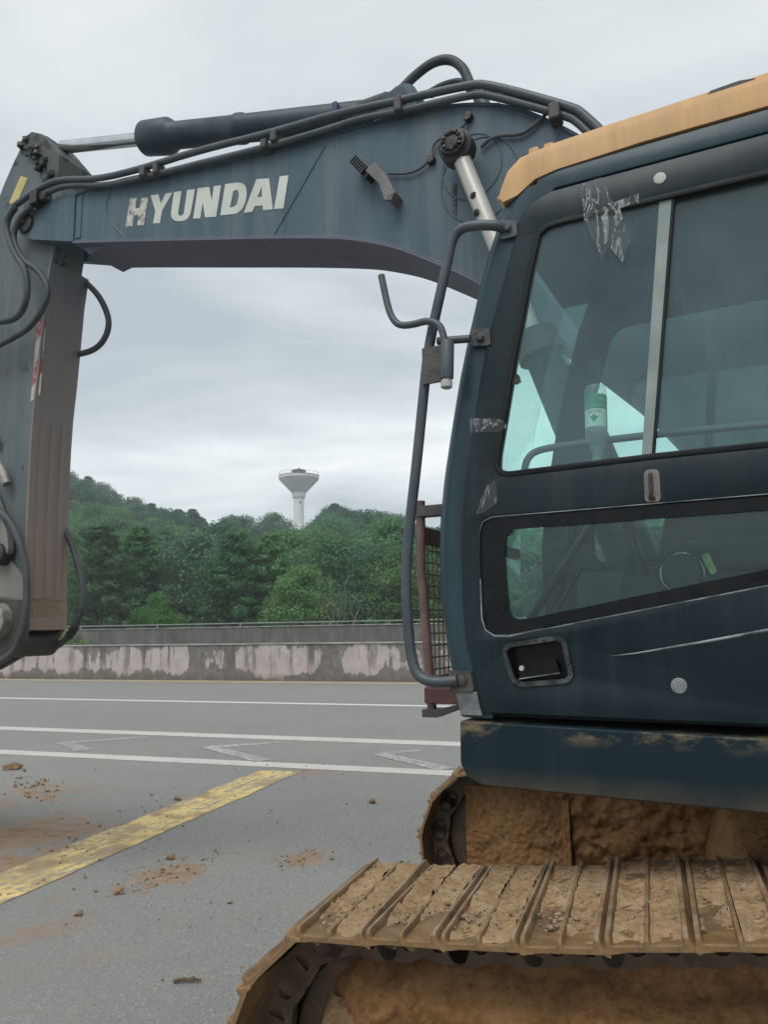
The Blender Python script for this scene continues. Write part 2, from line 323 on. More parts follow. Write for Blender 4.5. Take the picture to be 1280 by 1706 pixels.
PTS = {
 'cab_sil':[(0.288,2.934),(0.31,2.86),(0.357,2.747),(0.392,2.631),(0.43,2.494),(0.469,2.339),(0.501,2.183),(0.531,2.028),(0.549,1.892),(0.554,1.777),(0.55,1.643),(0.534,1.494),(0.513,1.384),(0.497,1.291)],
 'seam':[(-0.478,2.894),(0.041,2.891),(0.125,2.891),(0.196,2.869),(0.229,2.834),(0.253,2.756),(0.314,2.568),(0.354,2.449),(0.381,2.328),(0.405,2.209),(0.439,2.038),(0.457,1.898),(0.462,1.805),(0.464,1.621),(0.456,1.513),(0.431,1.407),(0.412,1.3),(-0.347,1.277)],
 'win':[(-0.467,2.763),(-0.225,2.775),(0.091,2.781),(0.143,2.777),(0.173,2.757),(0.206,2.638),(0.27,2.371),(0.333,2.078),(0.337,2.035),(0.324,2.015),(0.294,2.008),(-0.12,2.014),(-0.406,2.004)],
 'pane_edge':[(-0.225,2.775),(-0.18,2.778),(-0.12,2.014),(-0.09,2.014)],
 'mask':[(-0.396,1.879),(0.352,1.884),(0.38,1.872),(0.39,1.847),(0.394,1.794),(0.394,1.584),(0.384,1.552),(0.358,1.534),(0.314,1.533),(-0.378,1.654)],
 'lowglass':[(-0.393,1.84),(0.246,1.845),(0.29,1.845),(0.311,1.828),(0.318,1.787),(0.32,1.757),(0.313,1.609),(0.303,1.587),(0.281,1.578),(0.248,1.581),(-0.381,1.693)],
 'crease':[(0.057,1.47),(-0.041,1.481),(-0.368,1.539)],
 'plug':[(-0.147,1.397),(-0.193,2.831),(-0.168,1.397)],
 'handle':[(0.325,1.486),(0.312,1.5),(0.172,1.52),(0.155,1.512),(0.14,1.42),(0.152,1.408),(0.28,1.396),(0.301,1.406)],
 'lever':[(0.296,1.448),(0.18,1.466),(0.17,1.424),(0.289,1.406),(0.28,1.438)],
 'hook':[(-0.114,1.97),(-0.11,1.9)],
 'skirt':[(0.471,1.294),(0.473,1.165),(0.456,1.128),(0.415,1.11),(0.361,1.103),(-0.332,1.092),(-0.347,1.274)],
 'roof_bot':[(0.277,2.894),(0.238,2.894),(0.174,2.94),(0.105,2.95),(-0.15,2.947),(-0.483,2.956)],
 'roof_top':[(0.292,2.93),(0.28,2.96),(0.26,3.016),(0.222,3.053),(0.115,3.067),(-0.038,3.073),(-0.492,3.086)],
 'lug':[(0.274,3.223),(0.264,3.248),(0.235,3.248),(0.223,3.221),(0.217,3.221),(0.209,3.251),(0.181,3.249),(0.169,3.227)],
 'rail':[(0.275,2.801),(0.37,2.823),(0.415,2.824),(0.443,2.798),(0.459,2.736),(0.49,2.62),(0.537,2.447),(0.563,2.252),(0.589,2.059),(0.618,1.869),(0.634,1.719),(0.628,1.533),(0.616,1.446),(0.59,1.405),(0.535,1.395),(0.461,1.403)],
 'railmid':[(0.373,2.454),(0.505,2.465)],
 'mirror':[(0.682,2.71),(0.664,2.616),(0.649,2.561),(0.622,2.524),(0.574,2.517),(0.522,2.521),(0.485,2.505),(0.469,2.474),(0.464,2.434)],
 'clampcyl':[(0.46,2.443),(0.45,2.305)],
 'gpost':[(0.651,1.981),(0.654,1.751),(0.639,1.511),(0.627,1.294)],
 'gmesh':[(0.631,1.886),(0.632,1.834),(0.562,1.397)],
 'front_plug':[(0.444,2.6)],
 'boom_top':[(3.849,4.468),(3.703,4.475),(3.502,4.439),(3.229,4.436),(2.963,4.402),(2.46,4.332),(2.041,4.285),(1.656,4.234),(1.178,4.194),(0.973,4.178),(0.717,4.111),(0.536,4.025),(0.367,3.889),(0.221,3.75)],
 'boom_bot':[(3.981,4.235),(3.623,4.13),(3.453,4.091),(3.13,4.016),(2.633,3.896),(1.933,3.73),(1.546,3.629),(1.4,3.578),(1.192,3.488),(0.964,3.342),(0.75,3.198)],
 'boom_thru':[(0.202,2.66),(0.049,2.501),(-0.041,2.397),(-0.145,2.231)],
 'boom_pin':[(4.021,4.365),(3.838,4.316)],
 'boom_weld':[(1.618,4.179),(1.954,3.746)],
 'boom_plate':[(3.228,4.423),(3.286,4.301),(3.27,4.205),(3.088,4.013)],
 'boom_block':[(3.519,4.444),(3.521,4.121)],
 'bcyl':[(0.806,3.839),(0.649,3.352),(0.46,2.812),(0.391,2.594),(0.248,2.155)],
 'bcyl_r':[(0.721,3.812)],
 'acyl':[(3.996,5.045),(3.155,4.82),(3.021,4.793),(2.89,4.755),(2.35,4.627),(1.658,4.462),(1.162,4.391)],
 'acyl_r':[(3.026,4.913),(3.017,4.675),(2.351,4.705),(2.349,4.541),(3.673,5.025),(3.667,4.912)],
 'pipe1':[(4.122,4.502),(3.895,4.558),(3.691,4.577),(3.321,4.462),(2.914,4.418),(2.473,4.399),(1.93,4.337),(1.517,4.31),(1.139,4.254),(0.761,4.205),(0.663,4.175),(0.258,3.906),(0.22,3.865),(0.121,3.722)],
 'pipe2':[(4.008,4.462),(3.804,4.523),(3.601,4.516),(3.254,4.405),(2.902,4.361),(2.471,4.321),(1.991,4.271),(1.593,4.246),(1.37,4.241),(1.141,4.2),(0.732,4.155),(0.655,4.121),(0.287,3.882),(0.243,3.837),(0.173,3.731)],
 'clamps':[(2.903,4.39),(2.795,4.385),(1.983,4.28),(1.917,4.31),(1.14,4.234),(0.341,3.916)],
 'hose_loop':[(1.511,4.451),(1.377,4.459),(1.265,4.456),(1.136,4.529),(1.028,4.567),(0.931,4.548),(0.859,4.471),(0.816,4.357),(0.757,4.25)],
 'hose_loop2':[(1.092,4.472),(1.003,4.487),(0.905,4.469),(0.832,4.396)],
 'valve':[(1.472,4.456),(1.321,4.451)],
 'cable':[(0.718,3.874),(0.671,3.906),(0.61,3.905),(0.513,3.873),(0.447,3.904),(0.388,3.942)],
 'lampwire':[(1.226,3.888),(1.106,3.852),(1.039,3.861),(0.989,3.892)],
 'lamp':[(1.391,3.968),(1.331,3.892),(1.275,3.899),(1.217,3.814),(1.167,3.717)],
 'topwire':[(0.972,3.893),(0.977,3.967),(0.92,3.998),(0.807,4.003),(0.78,4.065)],
 'blue':[(1.599,4.446)],
 'L_H':[(3.098,4.101),(3.038,4.087),(3.029,4.157),(2.991,4.149),(2.998,4.082),(2.942,4.07),(2.913,4.246),(2.969,4.258),(2.983,4.194),(3.021,4.202),(3.009,4.272),(3.069,4.283)],
 'L_Y':[(2.893,4.254),(2.829,4.243),(2.806,4.175),(2.77,4.232),(2.715,4.221),(2.794,4.125),(2.81,4.047),(2.867,4.059),(2.85,4.139)],
 'L_U':[(2.701,4.222),(2.641,4.21),(2.664,4.078),(2.661,4.06),(2.645,4.048),(2.62,4.054),(2.596,4.205),(2.536,4.192),(2.565,4.046),(2.585,4.014),(2.63,4.01),(2.688,4.027),(2.719,4.06),(2.721,4.094)],
 'L_N':[(2.514,4.192),(2.426,4.174),(2.404,4.078),(2.391,4.169),(2.337,4.159),(2.369,3.969),(2.453,3.987),(2.473,4.09),(2.49,3.991),(2.545,4.004)],
 'L_D':[(2.306,4.157),(2.207,4.139),(2.164,4.116),(2.146,4.07),(2.152,4.008),(2.178,3.961),(2.224,3.947),(2.339,3.969)],
 'L_D_hole':[(2.246,4.094),(2.269,3.998),(2.241,3.995),(2.217,4.004),(2.203,4.059),(2.211,4.089),(2.227,4.097)],
 'L_A':[(2.08,4.121),(1.992,4.1),(1.964,3.904),(2.031,3.915),(2.035,3.947),(2.09,3.957),(2.108,3.928),(2.168,3.938)],
 'L_A_hole':[(2.042,4.062),(2.038,4.001),(2.074,4.006)],
 'L_I':[(1.918,4.09),(1.859,4.079),(1.892,3.889),(1.956,3.902)],
 'arm_rear':[(4.099,5.111),(3.983,5.054),(3.804,4.84),(3.803,4.651),(3.764,4.506),(3.87,3.92),(3.89,3.624),(3.912,3.291),(3.945,2.964),(3.944,2.357),(3.92,1.771),(3.905,1.581)],
 'arm_front':[(4.099,5.111),(4.205,5.09),(4.293,4.976),(4.39,4.826)],
 'sticker':[(4.215,4.815),(4.136,4.777),(4.248,4.602),(4.328,4.638)],
 'stripes':[(3.956,3.655),(3.868,3.659),(3.888,3.138),(3.978,3.099)],
 'hoseA':[(4.067,4.466),(4.135,4.401),(4.139,4.3),(4.05,4.124),(3.929,3.965),(3.898,3.789),(3.953,3.674),(4.082,3.646),(4.385,3.699)],
 'hoseB':[(3.923,4.455),(4.05,4.379),(4.101,4.26),(3.995,4.08),(3.825,3.945),(3.728,3.805),(3.76,3.687),(3.895,3.569),(4.159,3.506),(4.405,3.474)],
 'hoseC':[(3.997,4.163),(3.837,4.034),(3.698,3.89),(3.608,3.715),(3.636,3.588),(3.748,3.521),(3.957,3.519),(4.176,3.558)],
 'hoseD':[(4.124,2.375),(4.013,2.34),(3.904,2.211),(3.806,2.02),(3.744,1.835),(3.772,1.655),(3.889,1.517),(4.059,1.449),(4.268,1.437)],
 'hoseE':[(4.159,2.386),(4.002,2.274),(3.873,2.091),(3.811,1.879),(3.81,1.654),(3.863,1.488),(3.985,1.403),(4.186,1.395)],
 'pinB':[(4.022,1.636),(3.864,1.633)],
 'boss':[(3.79,1.616),(3.798,1.721)],
 'bucket':[(3.603,1.651),(3.65,1.54),(3.835,1.459),(4.027,1.383),(4.168,1.324),(4.519,1.19)],
 'ear_far':[(4.038,1.75),(3.966,1.72),(3.926,1.65),(3.933,1.586),(3.999,1.526),(4.125,1.475),(4.302,1.409),(4.544,1.313),(4.797,1.247)],
 'ear_ring':[(4.03,1.628)],
 'ear_near':[(3.87,1.769),(3.825,1.617),(3.838,1.506),(3.927,1.431),(4.063,1.363),(4.292,1.296)],
 'linkp':[(4.097,2.047),(3.913,1.922),(3.869,1.731),(3.938,1.544)],
 'bottle':[(0.042,2.271),(0.046,2.032),(0.08,2.187),(0.008,2.177)],
 'speaker':[(-0.208,1.768),(-0.271,1.764)],
 'tag':[(-0.274,1.822),(-0.291,1.826),(-0.309,1.769),(-0.292,1.763)],
 'diag':[(0.372,1.581),(0.125,1.884)],
 'inrail':[(0.276,2.035),(0.267,2.072),(0.239,2.097),(0.164,2.103),(-0.117,2.104),(-0.412,2.094)],
 'rwin':[(0.166,2.524),(0.122,2.668),(0.059,2.732),(-0.034,2.739),(-0.454,2.749)],
 'rpillar':[(0.404,2.189),(0.316,2.445),(0.244,2.743),(0.23,2.897),(0.262,3.011),(0.333,3.123)],
 'smudge':[(0.273,2.302),(0.345,2.179),(-0.054,2.814)],
 'yellow':[(-2.501,4.931),(-2.43,5.079),(-2.355,5.411),(-2.122,6.231),(-1.757,7.404),(-1.41,8.658),(-1.145,9.029)],
 'yellow_w':[(-2.568,5.359),(-2.27,4.758),(-1.874,7.887),(-1.585,7.018),(-1.401,9.014),(-0.966,8.76)],
 'mud1':[(-3.064,6.356),(-2.857,6.527),(-2.505,6.151),(-2.499,5.55)],
 'mud2':[(-1.643,4.912),(-1.382,5.215),(-1.147,5.761)],
 'mud3':[(-0.725,5.329),(-0.632,5.733),(-0.52,5.448)],
 'mud4':[(-4.152,8.955),(-3.571,8.25),(-3.253,7.663)],
 'mud5':[(-2.164,5.339),(-1.872,5.518),(-1.454,5.633)],
 'chev1':[(-3.598,11.864),(-4.65,11.37),(-4.052,10.604)],
 'chev2':[(-1.475,11.09),(-2.445,10.752),(-1.489,9.575)],
 'chev3':[(0.414,10.21),(-0.108,9.975),(0.652,8.837)],
 'twig':[(-0.977,3.709),(-0.853,3.716)],
 'stones':[(-4.37,9.27),(-1.975,7.495),(-0.767,6.135),(-0.93,4.728),(-1.744,4.575),(-2.316,6.935),(-0.149,7.243)],
 'tower':[-25.43,226.76,40.3],
 'tower_top':49.36,
 'tower_rim_t':47.05,
 'tower_rim_b':45.99,
 'tower_neck_t':41.73,
 'tower_neck_b':40.3,
 'tower_cap':48.65,
 'tower_w':[12.03,3.95,3.05,4.31],
}

# ------------------------------------------------------------------ frames and mesh helpers
class Frame:
    def __init__(s, o, ang):
        a = math.radians(ang); s.F = Vector((-math.cos(a), math.sin(a), 0)); s.L = Vector((math.sin(a), math.cos(a), 0)); s.o = Vector(o)
    def __call__(s, p): return s.o + p[0] * s.F + p[1] * s.L + Vector((0, 0, p[2]))
H = Frame((0.645, 2.15, 0), 27)      # upper works: forward, across (away from the viewer), up
T = Frame((0, 0, 0), 19)             # road and tracks
W = lambda p: Vector(p)

def chaikin(p, n=2, closed=False):
    p = [Vector(q) for q in p]
    for _ in range(n):
        q = []
        m = len(p) if closed else len(p) - 1
        if not closed: q.append(p[0])
        for i in range(m):
            a, b = p[i], p[(i + 1) % len(p)]
            q += [a * .75 + b * .25, a * .25 + b * .75]
        if not closed: q.append(p[-1])
        p = q
    return p
def catmull(p, n=5):
    p = [Vector(q) for q in p]; p = [p[0] * 2 - p[1]] + p + [p[-1] * 2 - p[-2]]; out = []
    for i in range(1, len(p) - 2):
        a, b, c, d = p[i - 1:i + 3]
        for k in range(n):
            t_ = k / n; out.append(.5 * ((2 * b) + (c - a) * t_ + (2 * a - 5 * b + 4 * c - d) * t_ ** 2 + (3 * b - a - 3 * c + d) * t_ ** 3))
    return out + [p[-2]]
def fillet(poly, r, n=4):
    """round the corners of a closed 2D polygon"""
    out = []; N = len(poly); rr = r if isinstance(r, (list, tuple)) else [r] * N
    for i in range(N):
        a, b, c = (Vector(poly[(i + k) % N][:2]) for k in (-1, 0, 1))
        u, v = (a - b), (c - b); lu, lv = u.length, v.length; u.normalize(); v.normalize()
        ang = math.acos(max(-1, min(1, u.dot(v))))
        if rr[i] <= 0 or ang > 3.05: out.append(tuple(b)); continue
        d = min(rr[i] / math.tan(ang / 2), lu * .48, lv * .48)
        p0, p1 = b + u * d, b + v * d
        for k in range(n + 1):
            t_ = k / n; out.append(tuple((1 - t_) ** 2 * p0 + 2 * t_ * (1 - t_) * b + t_ ** 2 * p1))
    return out
def inset2(poly, d):
    """offset a closed polygon inwards (d > 0)"""
    N = len(poly); A = sum(poly[i][0] * poly[(i + 1) % N][1] - poly[(i + 1) % N][0] * poly[i][1] for i in range(N)); sg = 1 if A > 0 else -1
    out = []
    for i in range(N):
        a, b, c = (Vector(poly[(i + k) % N][:2]) for k in (-1, 0, 1))
        n1 = Vector((-(b - a).y, (b - a).x)); n2 = Vector((-(c - b).y, (c - b).x))
        n1.normalize(); n2.normalize(); n = n1 + n2
        if n.length < 1e-6: n = n1
        n = n / max(.35, n.length_squared / 2) if n.length_squared else n1
        out.append(tuple(b + n * d * sg))
    return out

class MB:
    def __init__(s): s.v = []; s.f = []
    def add(s, vs, fs):
        o = len(s.v); s.v += [tuple(p) for p in vs]; s.f += [tuple(i + o for i in q) for q in fs]; return s
    def box(s, lo, hi, taper=0):
        (x0, y0, z0), (x1, y1, z1) = lo, hi
        vs = [(x, y, z) for z in (z0, z1) for x, y in ((x0, y0), (x1, y0), (x1, y1), (x0, y1))]
        return s.add(vs, [(0, 3, 2, 1), (4, 5, 6, 7), (0, 1, 5, 4), (1, 2, 6, 5), (2, 3, 7, 6), (3, 0, 4, 7)])
    def prism(s, poly, l0, l1, holes=()):
        """(s, z) polygon with holes, extruded across from l0 to l1"""
        loops = [list(poly)] + [list(h_) for h_ in holes]
        tri = tessellate_polygon([[Vector((p[0], p[1], 0)) for p in lp] for lp in loops])
        flat = [p for lp in loops for p in lp]; n = len(flat)
        fs = [tuple(t_) for t_ in tri] + [tuple(i + n for i in reversed(t_)) for t_ in tri]
        o = 0
        for lp in loops:
            m = len(lp)
            for i in range(m):
                j = (i + 1) % m; fs.append((o + i, o + j, n + o + j, n + o + i))
            o += m
        return s.add([(p[0], l0, p[1]) for p in flat] + [(p[0], l1, p[1]) for p in flat], fs)
    def panel(s, poly, l0, l1, holes=(), c=.006):
        """like prism, with the edges of the near face chamfered"""
        loops = [list(poly)] + [list(h_) for h_ in holes]; ins = [inset2(lp, c if i == 0 else -c) for i, lp in enumerate(loops)]; ins2 = [inset2(lp, c * .3 if i == 0 else -c * .3) for i, lp in enumerate(loops)]
        tri = tessellate_polygon([[Vector((p[0], p[1], 0)) for p in lp] for lp in ins]); tri2 = tessellate_polygon([[Vector((p[0], p[1], 0)) for p in lp] for lp in loops])
        fl = lambda LL: [p for lp in LL for p in lp]; n = len(fl(loops))
        vs = [(p[0], l0, p[1]) for p in fl(ins)] + [(p[0], l0 + c * .3, p[1]) for p in fl(ins2)] + [(p[0], l0 + c, p[1]) for p in fl(loops)] + [(p[0], l1, p[1]) for p in fl(loops)]
        fs = [tuple(t_) for t_ in tri] + [tuple(i + 3 * n for i in reversed(t_)) for t_ in tri2]; o = 0
        for lp in loops:
            m_ = len(lp)
            for k in range(3):
                for i in range(m_):
                    j = (i + 1) % m_; fs.append((k * n + o + i, k * n + o + j, (k + 1) * n + o + j, (k + 1) * n + o + i))
            o += m_
        return s.add(vs, fs)
    def tube(s, path, r, n=10, caps=True):
        P = [Vector(p) for p in path]; rs = r if isinstance(r, (list, tuple)) else [r] * len(P)
        t0 = (P[1] - P[0]).normalized(); ref = Vector((0, 0, 1)) if abs(t0.z) < .9 else Vector((1, 0, 0))
        u = t0.cross(ref).normalized(); vs = []; fs = []
        for i, p in enumerate(P):
            t_ = ((P[min(i + 1, len(P) - 1)] - P[max(i - 1, 0)])).normalized()
            u = (u - t_ * u.dot(t_)).normalized(); w = t_.cross(u)
            vs += [p + (u * math.cos(2 * math.pi * k / n) + w * math.sin(2 * math.pi * k / n)) * rs[i] for k in range(n)]
        for i in range(len(P) - 1):
            for k in range(n):
                a = i * n + k; b = i * n + (k + 1) % n; fs.append((a, b, b + n, a + n))
        if caps: fs.append(tuple(range(n - 1, -1, -1))); fs.append(tuple(range((len(P) - 1) * n, len(P) * n)))
        return s.add(vs, fs)
    def lathe(s, c, axis, prof, n=24):
        """profile [(distance along axis, radius)] spun about the axis through c"""
        a = Vector(axis).normalized(); c = Vector(c)
        return s.tube2([c + a * d for d, r_ in prof], a, [max(r_, 1e-4) for d, r_ in prof], n)
    def tube2(s, P, a, rs, n):
        ref = Vector((0, 0, 1)) if abs(a.z) < .9 else Vector((1, 0, 0)); u = a.cross(ref).normalized(); w = a.cross(u); vs = []; fs = []
        for p, r in zip(P, rs): vs += [p + (u * math.cos(2 * math.pi * k / n) + w * math.sin(2 * math.pi * k / n)) * r for k in range(n)]
        for i in range(len(P) - 1):
            for k in range(n):
                q = i * n + k; b = i * n + (k + 1) % n; fs.append((q, b, b + n, q + n))
        fs.append(tuple(range(n - 1, -1, -1))); fs.append(tuple(range((len(P) - 1) * n, len(P) * n)))
        return s.add(vs, fs)
    def loft(s, loops, closed=True, caps=True):
        n = len(loops[0]); vs = [p for lp in loops for p in lp]; fs = []
        for i in range(len(loops) - 1):
            for k in range(n if closed else n - 1):
                a = i * n + k; b = i * n + (k + 1) % n; fs.append((a, b, b + n, a + n))
        if caps and closed: fs.append(tuple(range(n - 1, -1, -1))); fs.append(tuple(range((len(loops) - 1) * n, len(loops) * n)))
        return s.add(vs, fs)
    def rock(s, c, r, squash=.7, sub=1, rough=.35):
        bm = bmesh.new(); bmesh.ops.create_icosphere(bm, subdivisions=sub, radius=1)
        sd = Vector((random.uniform(-50, 50), random.uniform(-50, 50), 0)); rot = random.uniform(0, 6.28); ex = random.uniform(.7, 1.3)
        vs = []
        for v in bm.verts:
            d = 1 + rough * noise.noise(v.co * 1.6 + sd); q = v.co * d; q = Vector((q.x * ex, q.y / ex, q.z * squash))
            q = Matrix.Rotation(rot, 3, 'Z') @ q; vs.append(Vector(c) + q * r)
        fs = [tuple(v.index for v in f.verts) for f in bm.faces]; bm.free(); return s.add(vs, fs)
    def mesh(s, name, frame, mat, smooth=40, recalc=True):
        me = bpy.data.meshes.new(name); me.from_pydata([tuple(frame(p)) for p in s.v], [], s.f)
        if recalc:
            bm = bmesh.new(); bm.from_mesh(me); bmesh.ops.remove_doubles(bm, verts=bm.verts, dist=1e-5); bmesh.ops.recalc_face_normals(bm, faces=bm.faces); bm.to_mesh(me); bm.free()
        me.materials.append(MATS[mat])
        if smooth:
            for p in me.polygons: p.use_smooth = True
            me.set_sharp_from_angle(angle=math.radians(smooth))
        me.update(); return me
    def build(s, name, mat, parent=None, frame=H, bevel=0, smooth=40, recalc=True, seg=2, label=None, kind=None):
        o = bpy.data.objects.new(name, s.mesh(name, frame, mat, smooth, recalc)); COL.objects.link(o)
        if bevel:
            b = o.modifiers.new('bevel', 'BEVEL'); b.width = bevel; b.segments = seg; b.limit_method = 'ANGLE'; b.angle_limit = math.radians(35); b.harden_normals = True
        if parent is not None: adopt(o, parent)
        if label: o['label'] = label
        if kind: o['kind'] = kind
        return o
def adopt(o, parent):
    o.parent = parent; o.matrix_parent_inverse = WM(parent).inverted()
def WM(o):
    m = o.matrix_basis.copy()
    return WM(o.parent) @ o.matrix_parent_inverse @ m if o.parent else m
def empty(name, loc, label, cat, group=None):
    o = bpy.data.objects.new(name, None); o.location = loc; o.empty_display_size = .3; COL.objects.link(o); return tag(o, label, cat, group)
def tag(o, label, cat, group=None, kind=None):
    o['label'] = label; o['category'] = cat
    if group: o['group'] = group
    if kind: o['kind'] = kind
    return o
def struct(o): o['kind'] = 'structure'; return o
def clone(src, mat_w, parent):
    c = src.copy(); COL.objects.link(c); c.parent = None; c.matrix_basis = mat_w
    if parent is not None: adopt(c, parent)
    return c
def sl(name, l): return [(p[0], l, p[1]) for p in PTS[name]]
def interp(tab, z):
    """tab = [(s, z)]: s at height z"""
    tb = sorted((b, a) for a, b in tab)
    if z <= tb[0][0]: return tb[0][1]
    for (z0, s0), (z1, s1) in zip(tb, tb[1:]):
        if z <= z1: return s0 + (s1 - s0) * (z - z0) / (z1 - z0)
    return tb[-1][1]
def fbm(p, o=4, h=.9):
    return noise.fractal(Vector(p), h, 2.1, o)
def field(mb, P0, U, V, N, nu, nv, fn):
    """bumpy open sheet: P0 + u U + v V raised along N by fn(u, v)"""
    P0, U, V, N = map(Vector, (P0, U, V, N)); vs = []; fs = []
    for j in range(nv + 1):
        for i in range(nu + 1):
            u, v = i / nu, j / nv; vs.append(P0 + U * u + V * v + N * fn(u, v))
    for j in range(nv):
        for i in range(nu):
            a = j * (nu + 1) + i; fs.append((a, a + 1, a + nu + 2, a + nu + 1))
    mb.add(vs, fs)

# ------------------------------------------------------------------ setting: road, verge, hill
def ribbon(name, pts, width, z, mat, frame=W, jitter=0):
    """flat sheet along a polyline on the ground"""
    P = [Vector((p[0], p[1], 0)) for p in pts]; fine = []
    for a, b in zip(P, P[1:]):
        n = max(1, int((b - a).length / .25)); fine += [a.lerp(b, k / n) for k in range(n)]
    fine.append(P[-1]); ws = width if isinstance(width, (list, tuple)) else (width, width)
    vs = []
    for i, p in enumerate(fine):
        t_ = (fine[min(i + 1, len(fine) - 1)] - fine[max(i - 1, 0)]).normalized(); n_ = Vector((-t_.y, t_.x, 0))
        w = ws[0] + (ws[1] - ws[0]) * i / (len(fine) - 1)
        for sg in (-1, 1): vs.append((p + n_ * (w / 2 * sg + jitter * noise.noise(p * 5 + Vector((sg * 9, 0, 0))))) + Vector((0, 0, z)))
    mb = MB(); mb.add(vs, [(2 * i, 2 * i + 1, 2 * i + 3, 2 * i + 2) for i in range(len(fine) - 1)])
    o = mb.build(name, mat, None, frame, smooth=0, recalc=False)
    for p in o.data.polygons: pass
    return struct(o)
g = MB(); g.add([(-2500, -2500, -.06), (2500, -2500, -.06), (2500, 2500, -.06), (-2500, 2500, -.06)], [(0, 1, 2, 3)])
struct(g.build('ground', 'forest_floor', None, W, smooth=0))
r = MB(); n_ = 40
for i in range(n_):
    a, b = -120 + 240 * i / n_, -120 + 240 * (i + 1) / n_
    r.add([(a, -25, 0), (b, -25, 0), (b, 21.7, 0), (a, 21.7, 0)], [(0, 1, 2, 3)])
road = struct(r.build('road', 'asphalt', None, T, smooth=0))
LN = 110
ribbon('edge_sand', [(-LN, 21.25), (LN, 21.25)], .75, .003, 'roadside_sand', T, .10)
ribbon('lane_line', [(-LN, 15.2), (LN, 15.2)], .24, .003, 'white_line_clean', T)
ribbon('buffer_line', [(-LN, 10.41), (LN, 10.41)], .36, .003, 'white_line', T)
ribbon('stop_line', [(-LN, 8.36), (LN, 8.36)], .30, .003, 'white_line', T)
yl = PTS['yellow']
y0, y1 = Vector((-2.42, 5.06)), Vector((-1.20, 8.89))
dv = (y1 - y0).normalized()
ribbon('yellow_line', [tuple(y0 - dv * 3.5), tuple(y1)], (.44, .48), .0045, 'yellow_line', W, .03)
for k in ('chev1', 'chev2', 'chev3'):
    c = PTS[k]; ribbon('chevron_mark', [c[1], c[0]], (.26, .10), .003, 'worn_white', W, .03); ribbon('chevron_mark', [c[1], c[2]], (.20, .24), .0045, 'worn_white', W, .03)

# barrier walls along the far side of the road
def wall(name, l, h, th, mat, label, s0=-60, s1=75, step=6, cop=.045):
    e = empty(name, T((0, l, 0)), label, 'wall')
    m = MB(); m.box((s0, l, -.05), (s1, l + th, h)); m.build('wall_body', mat, e, T, smooth=0)
    a = s0; k = 0
    while a < s1:
        m = MB(); b = min(a + step, s1); dz = random.uniform(-.006, .006)
        m.box((a + .006, l - .03 + random.uniform(-.006, .006), h + dz * .4 + .002), (b - .006, l + th + .03, h + cop + dz)); m.build('coping_slab', 'coping_concrete', e, T, bevel=.012, smooth=30)
        a = b; k += 1
    return e
w1 = wall('roadside_wall', 21.62, 1.10, .32, 'peeling_wall', 'low roadside wall with peeling pinkish paint and dark drip stains')
w2 = wall('concrete_parapet', 28.0, 1.66, .30, 'stained_concrete', 'grey streaked concrete parapet behind the peeling wall, topped by pipe rail', -75, 95)
m = MB(); m.tube([(-75, 28.15, 1.83), (95, 28.15, 1.83)], .028, 8); m.build('rail_pipe', 'galvanised', w2, T)
for i in range(-18, 24):
    m = MB(); m.box((i * 4 - .03, 28.12, 1.69), (i * 4 + .03, 28.18, 1.815)); m.build('rail_post', 'galvanised', w2, T, smooth=0)

# hill
RIDGE = [(-300, 14), (-180, 22), (-110, 27), (-70, 25.2), (-62, 23), (-50, 19.3), (-42, 16.8), (-34, 14.2), (-24, 14.2), (-18, 14.8), (-12, 16.4), (-8, 16.6), (-2, 15.4), (4, 13.4), (20, 10), (60, 9), (200, 8), (400, 6)]
def ridge(x):
    for (a, b), (c, d) in zip(RIDGE, RIDGE[1:]):
        if x <= c: return b + (d - b) * (x - a) / (c - a)
    return 6
def hill_h(x, y):
    """height of the wooded slope at a ground point"""
    d = T.L.dot(Vector((x, y, 0)))
    q = max(0., min(1., (y - 44) / 118)); q = q * q * (3 - 2 * q) * .55 + q * .45
    xr = x * 160 / max(60, y) if y > 60 else x * 160 / 60
    return q * ridge(xr) + (fbm((x * .02, y * .02, 3)) * 1.4 * q) - .05
hm = MB(); NX, NY = 60, 40; vs = []; fs = []
for j in range(NY + 1):
    for i in range(NX + 1):
        p = T((-150 + 300 * i / NX, 29 + (j / NY) ** 1.5 * 420, 0)); d = T.L.dot(p); vs.append((p.x, p.y, hill_h(p.x, p.y) - max(0, (d - 240)) * .05))
for j in range(NY):
    for i in range(NX):
        a = j * (NX + 1) + i; fs.append((a, a + 1, a + NX + 2, a + NX + 1))
hm.add(vs, fs); struct(hm.build('hill', 'forest_floor', None, W, smooth=180))

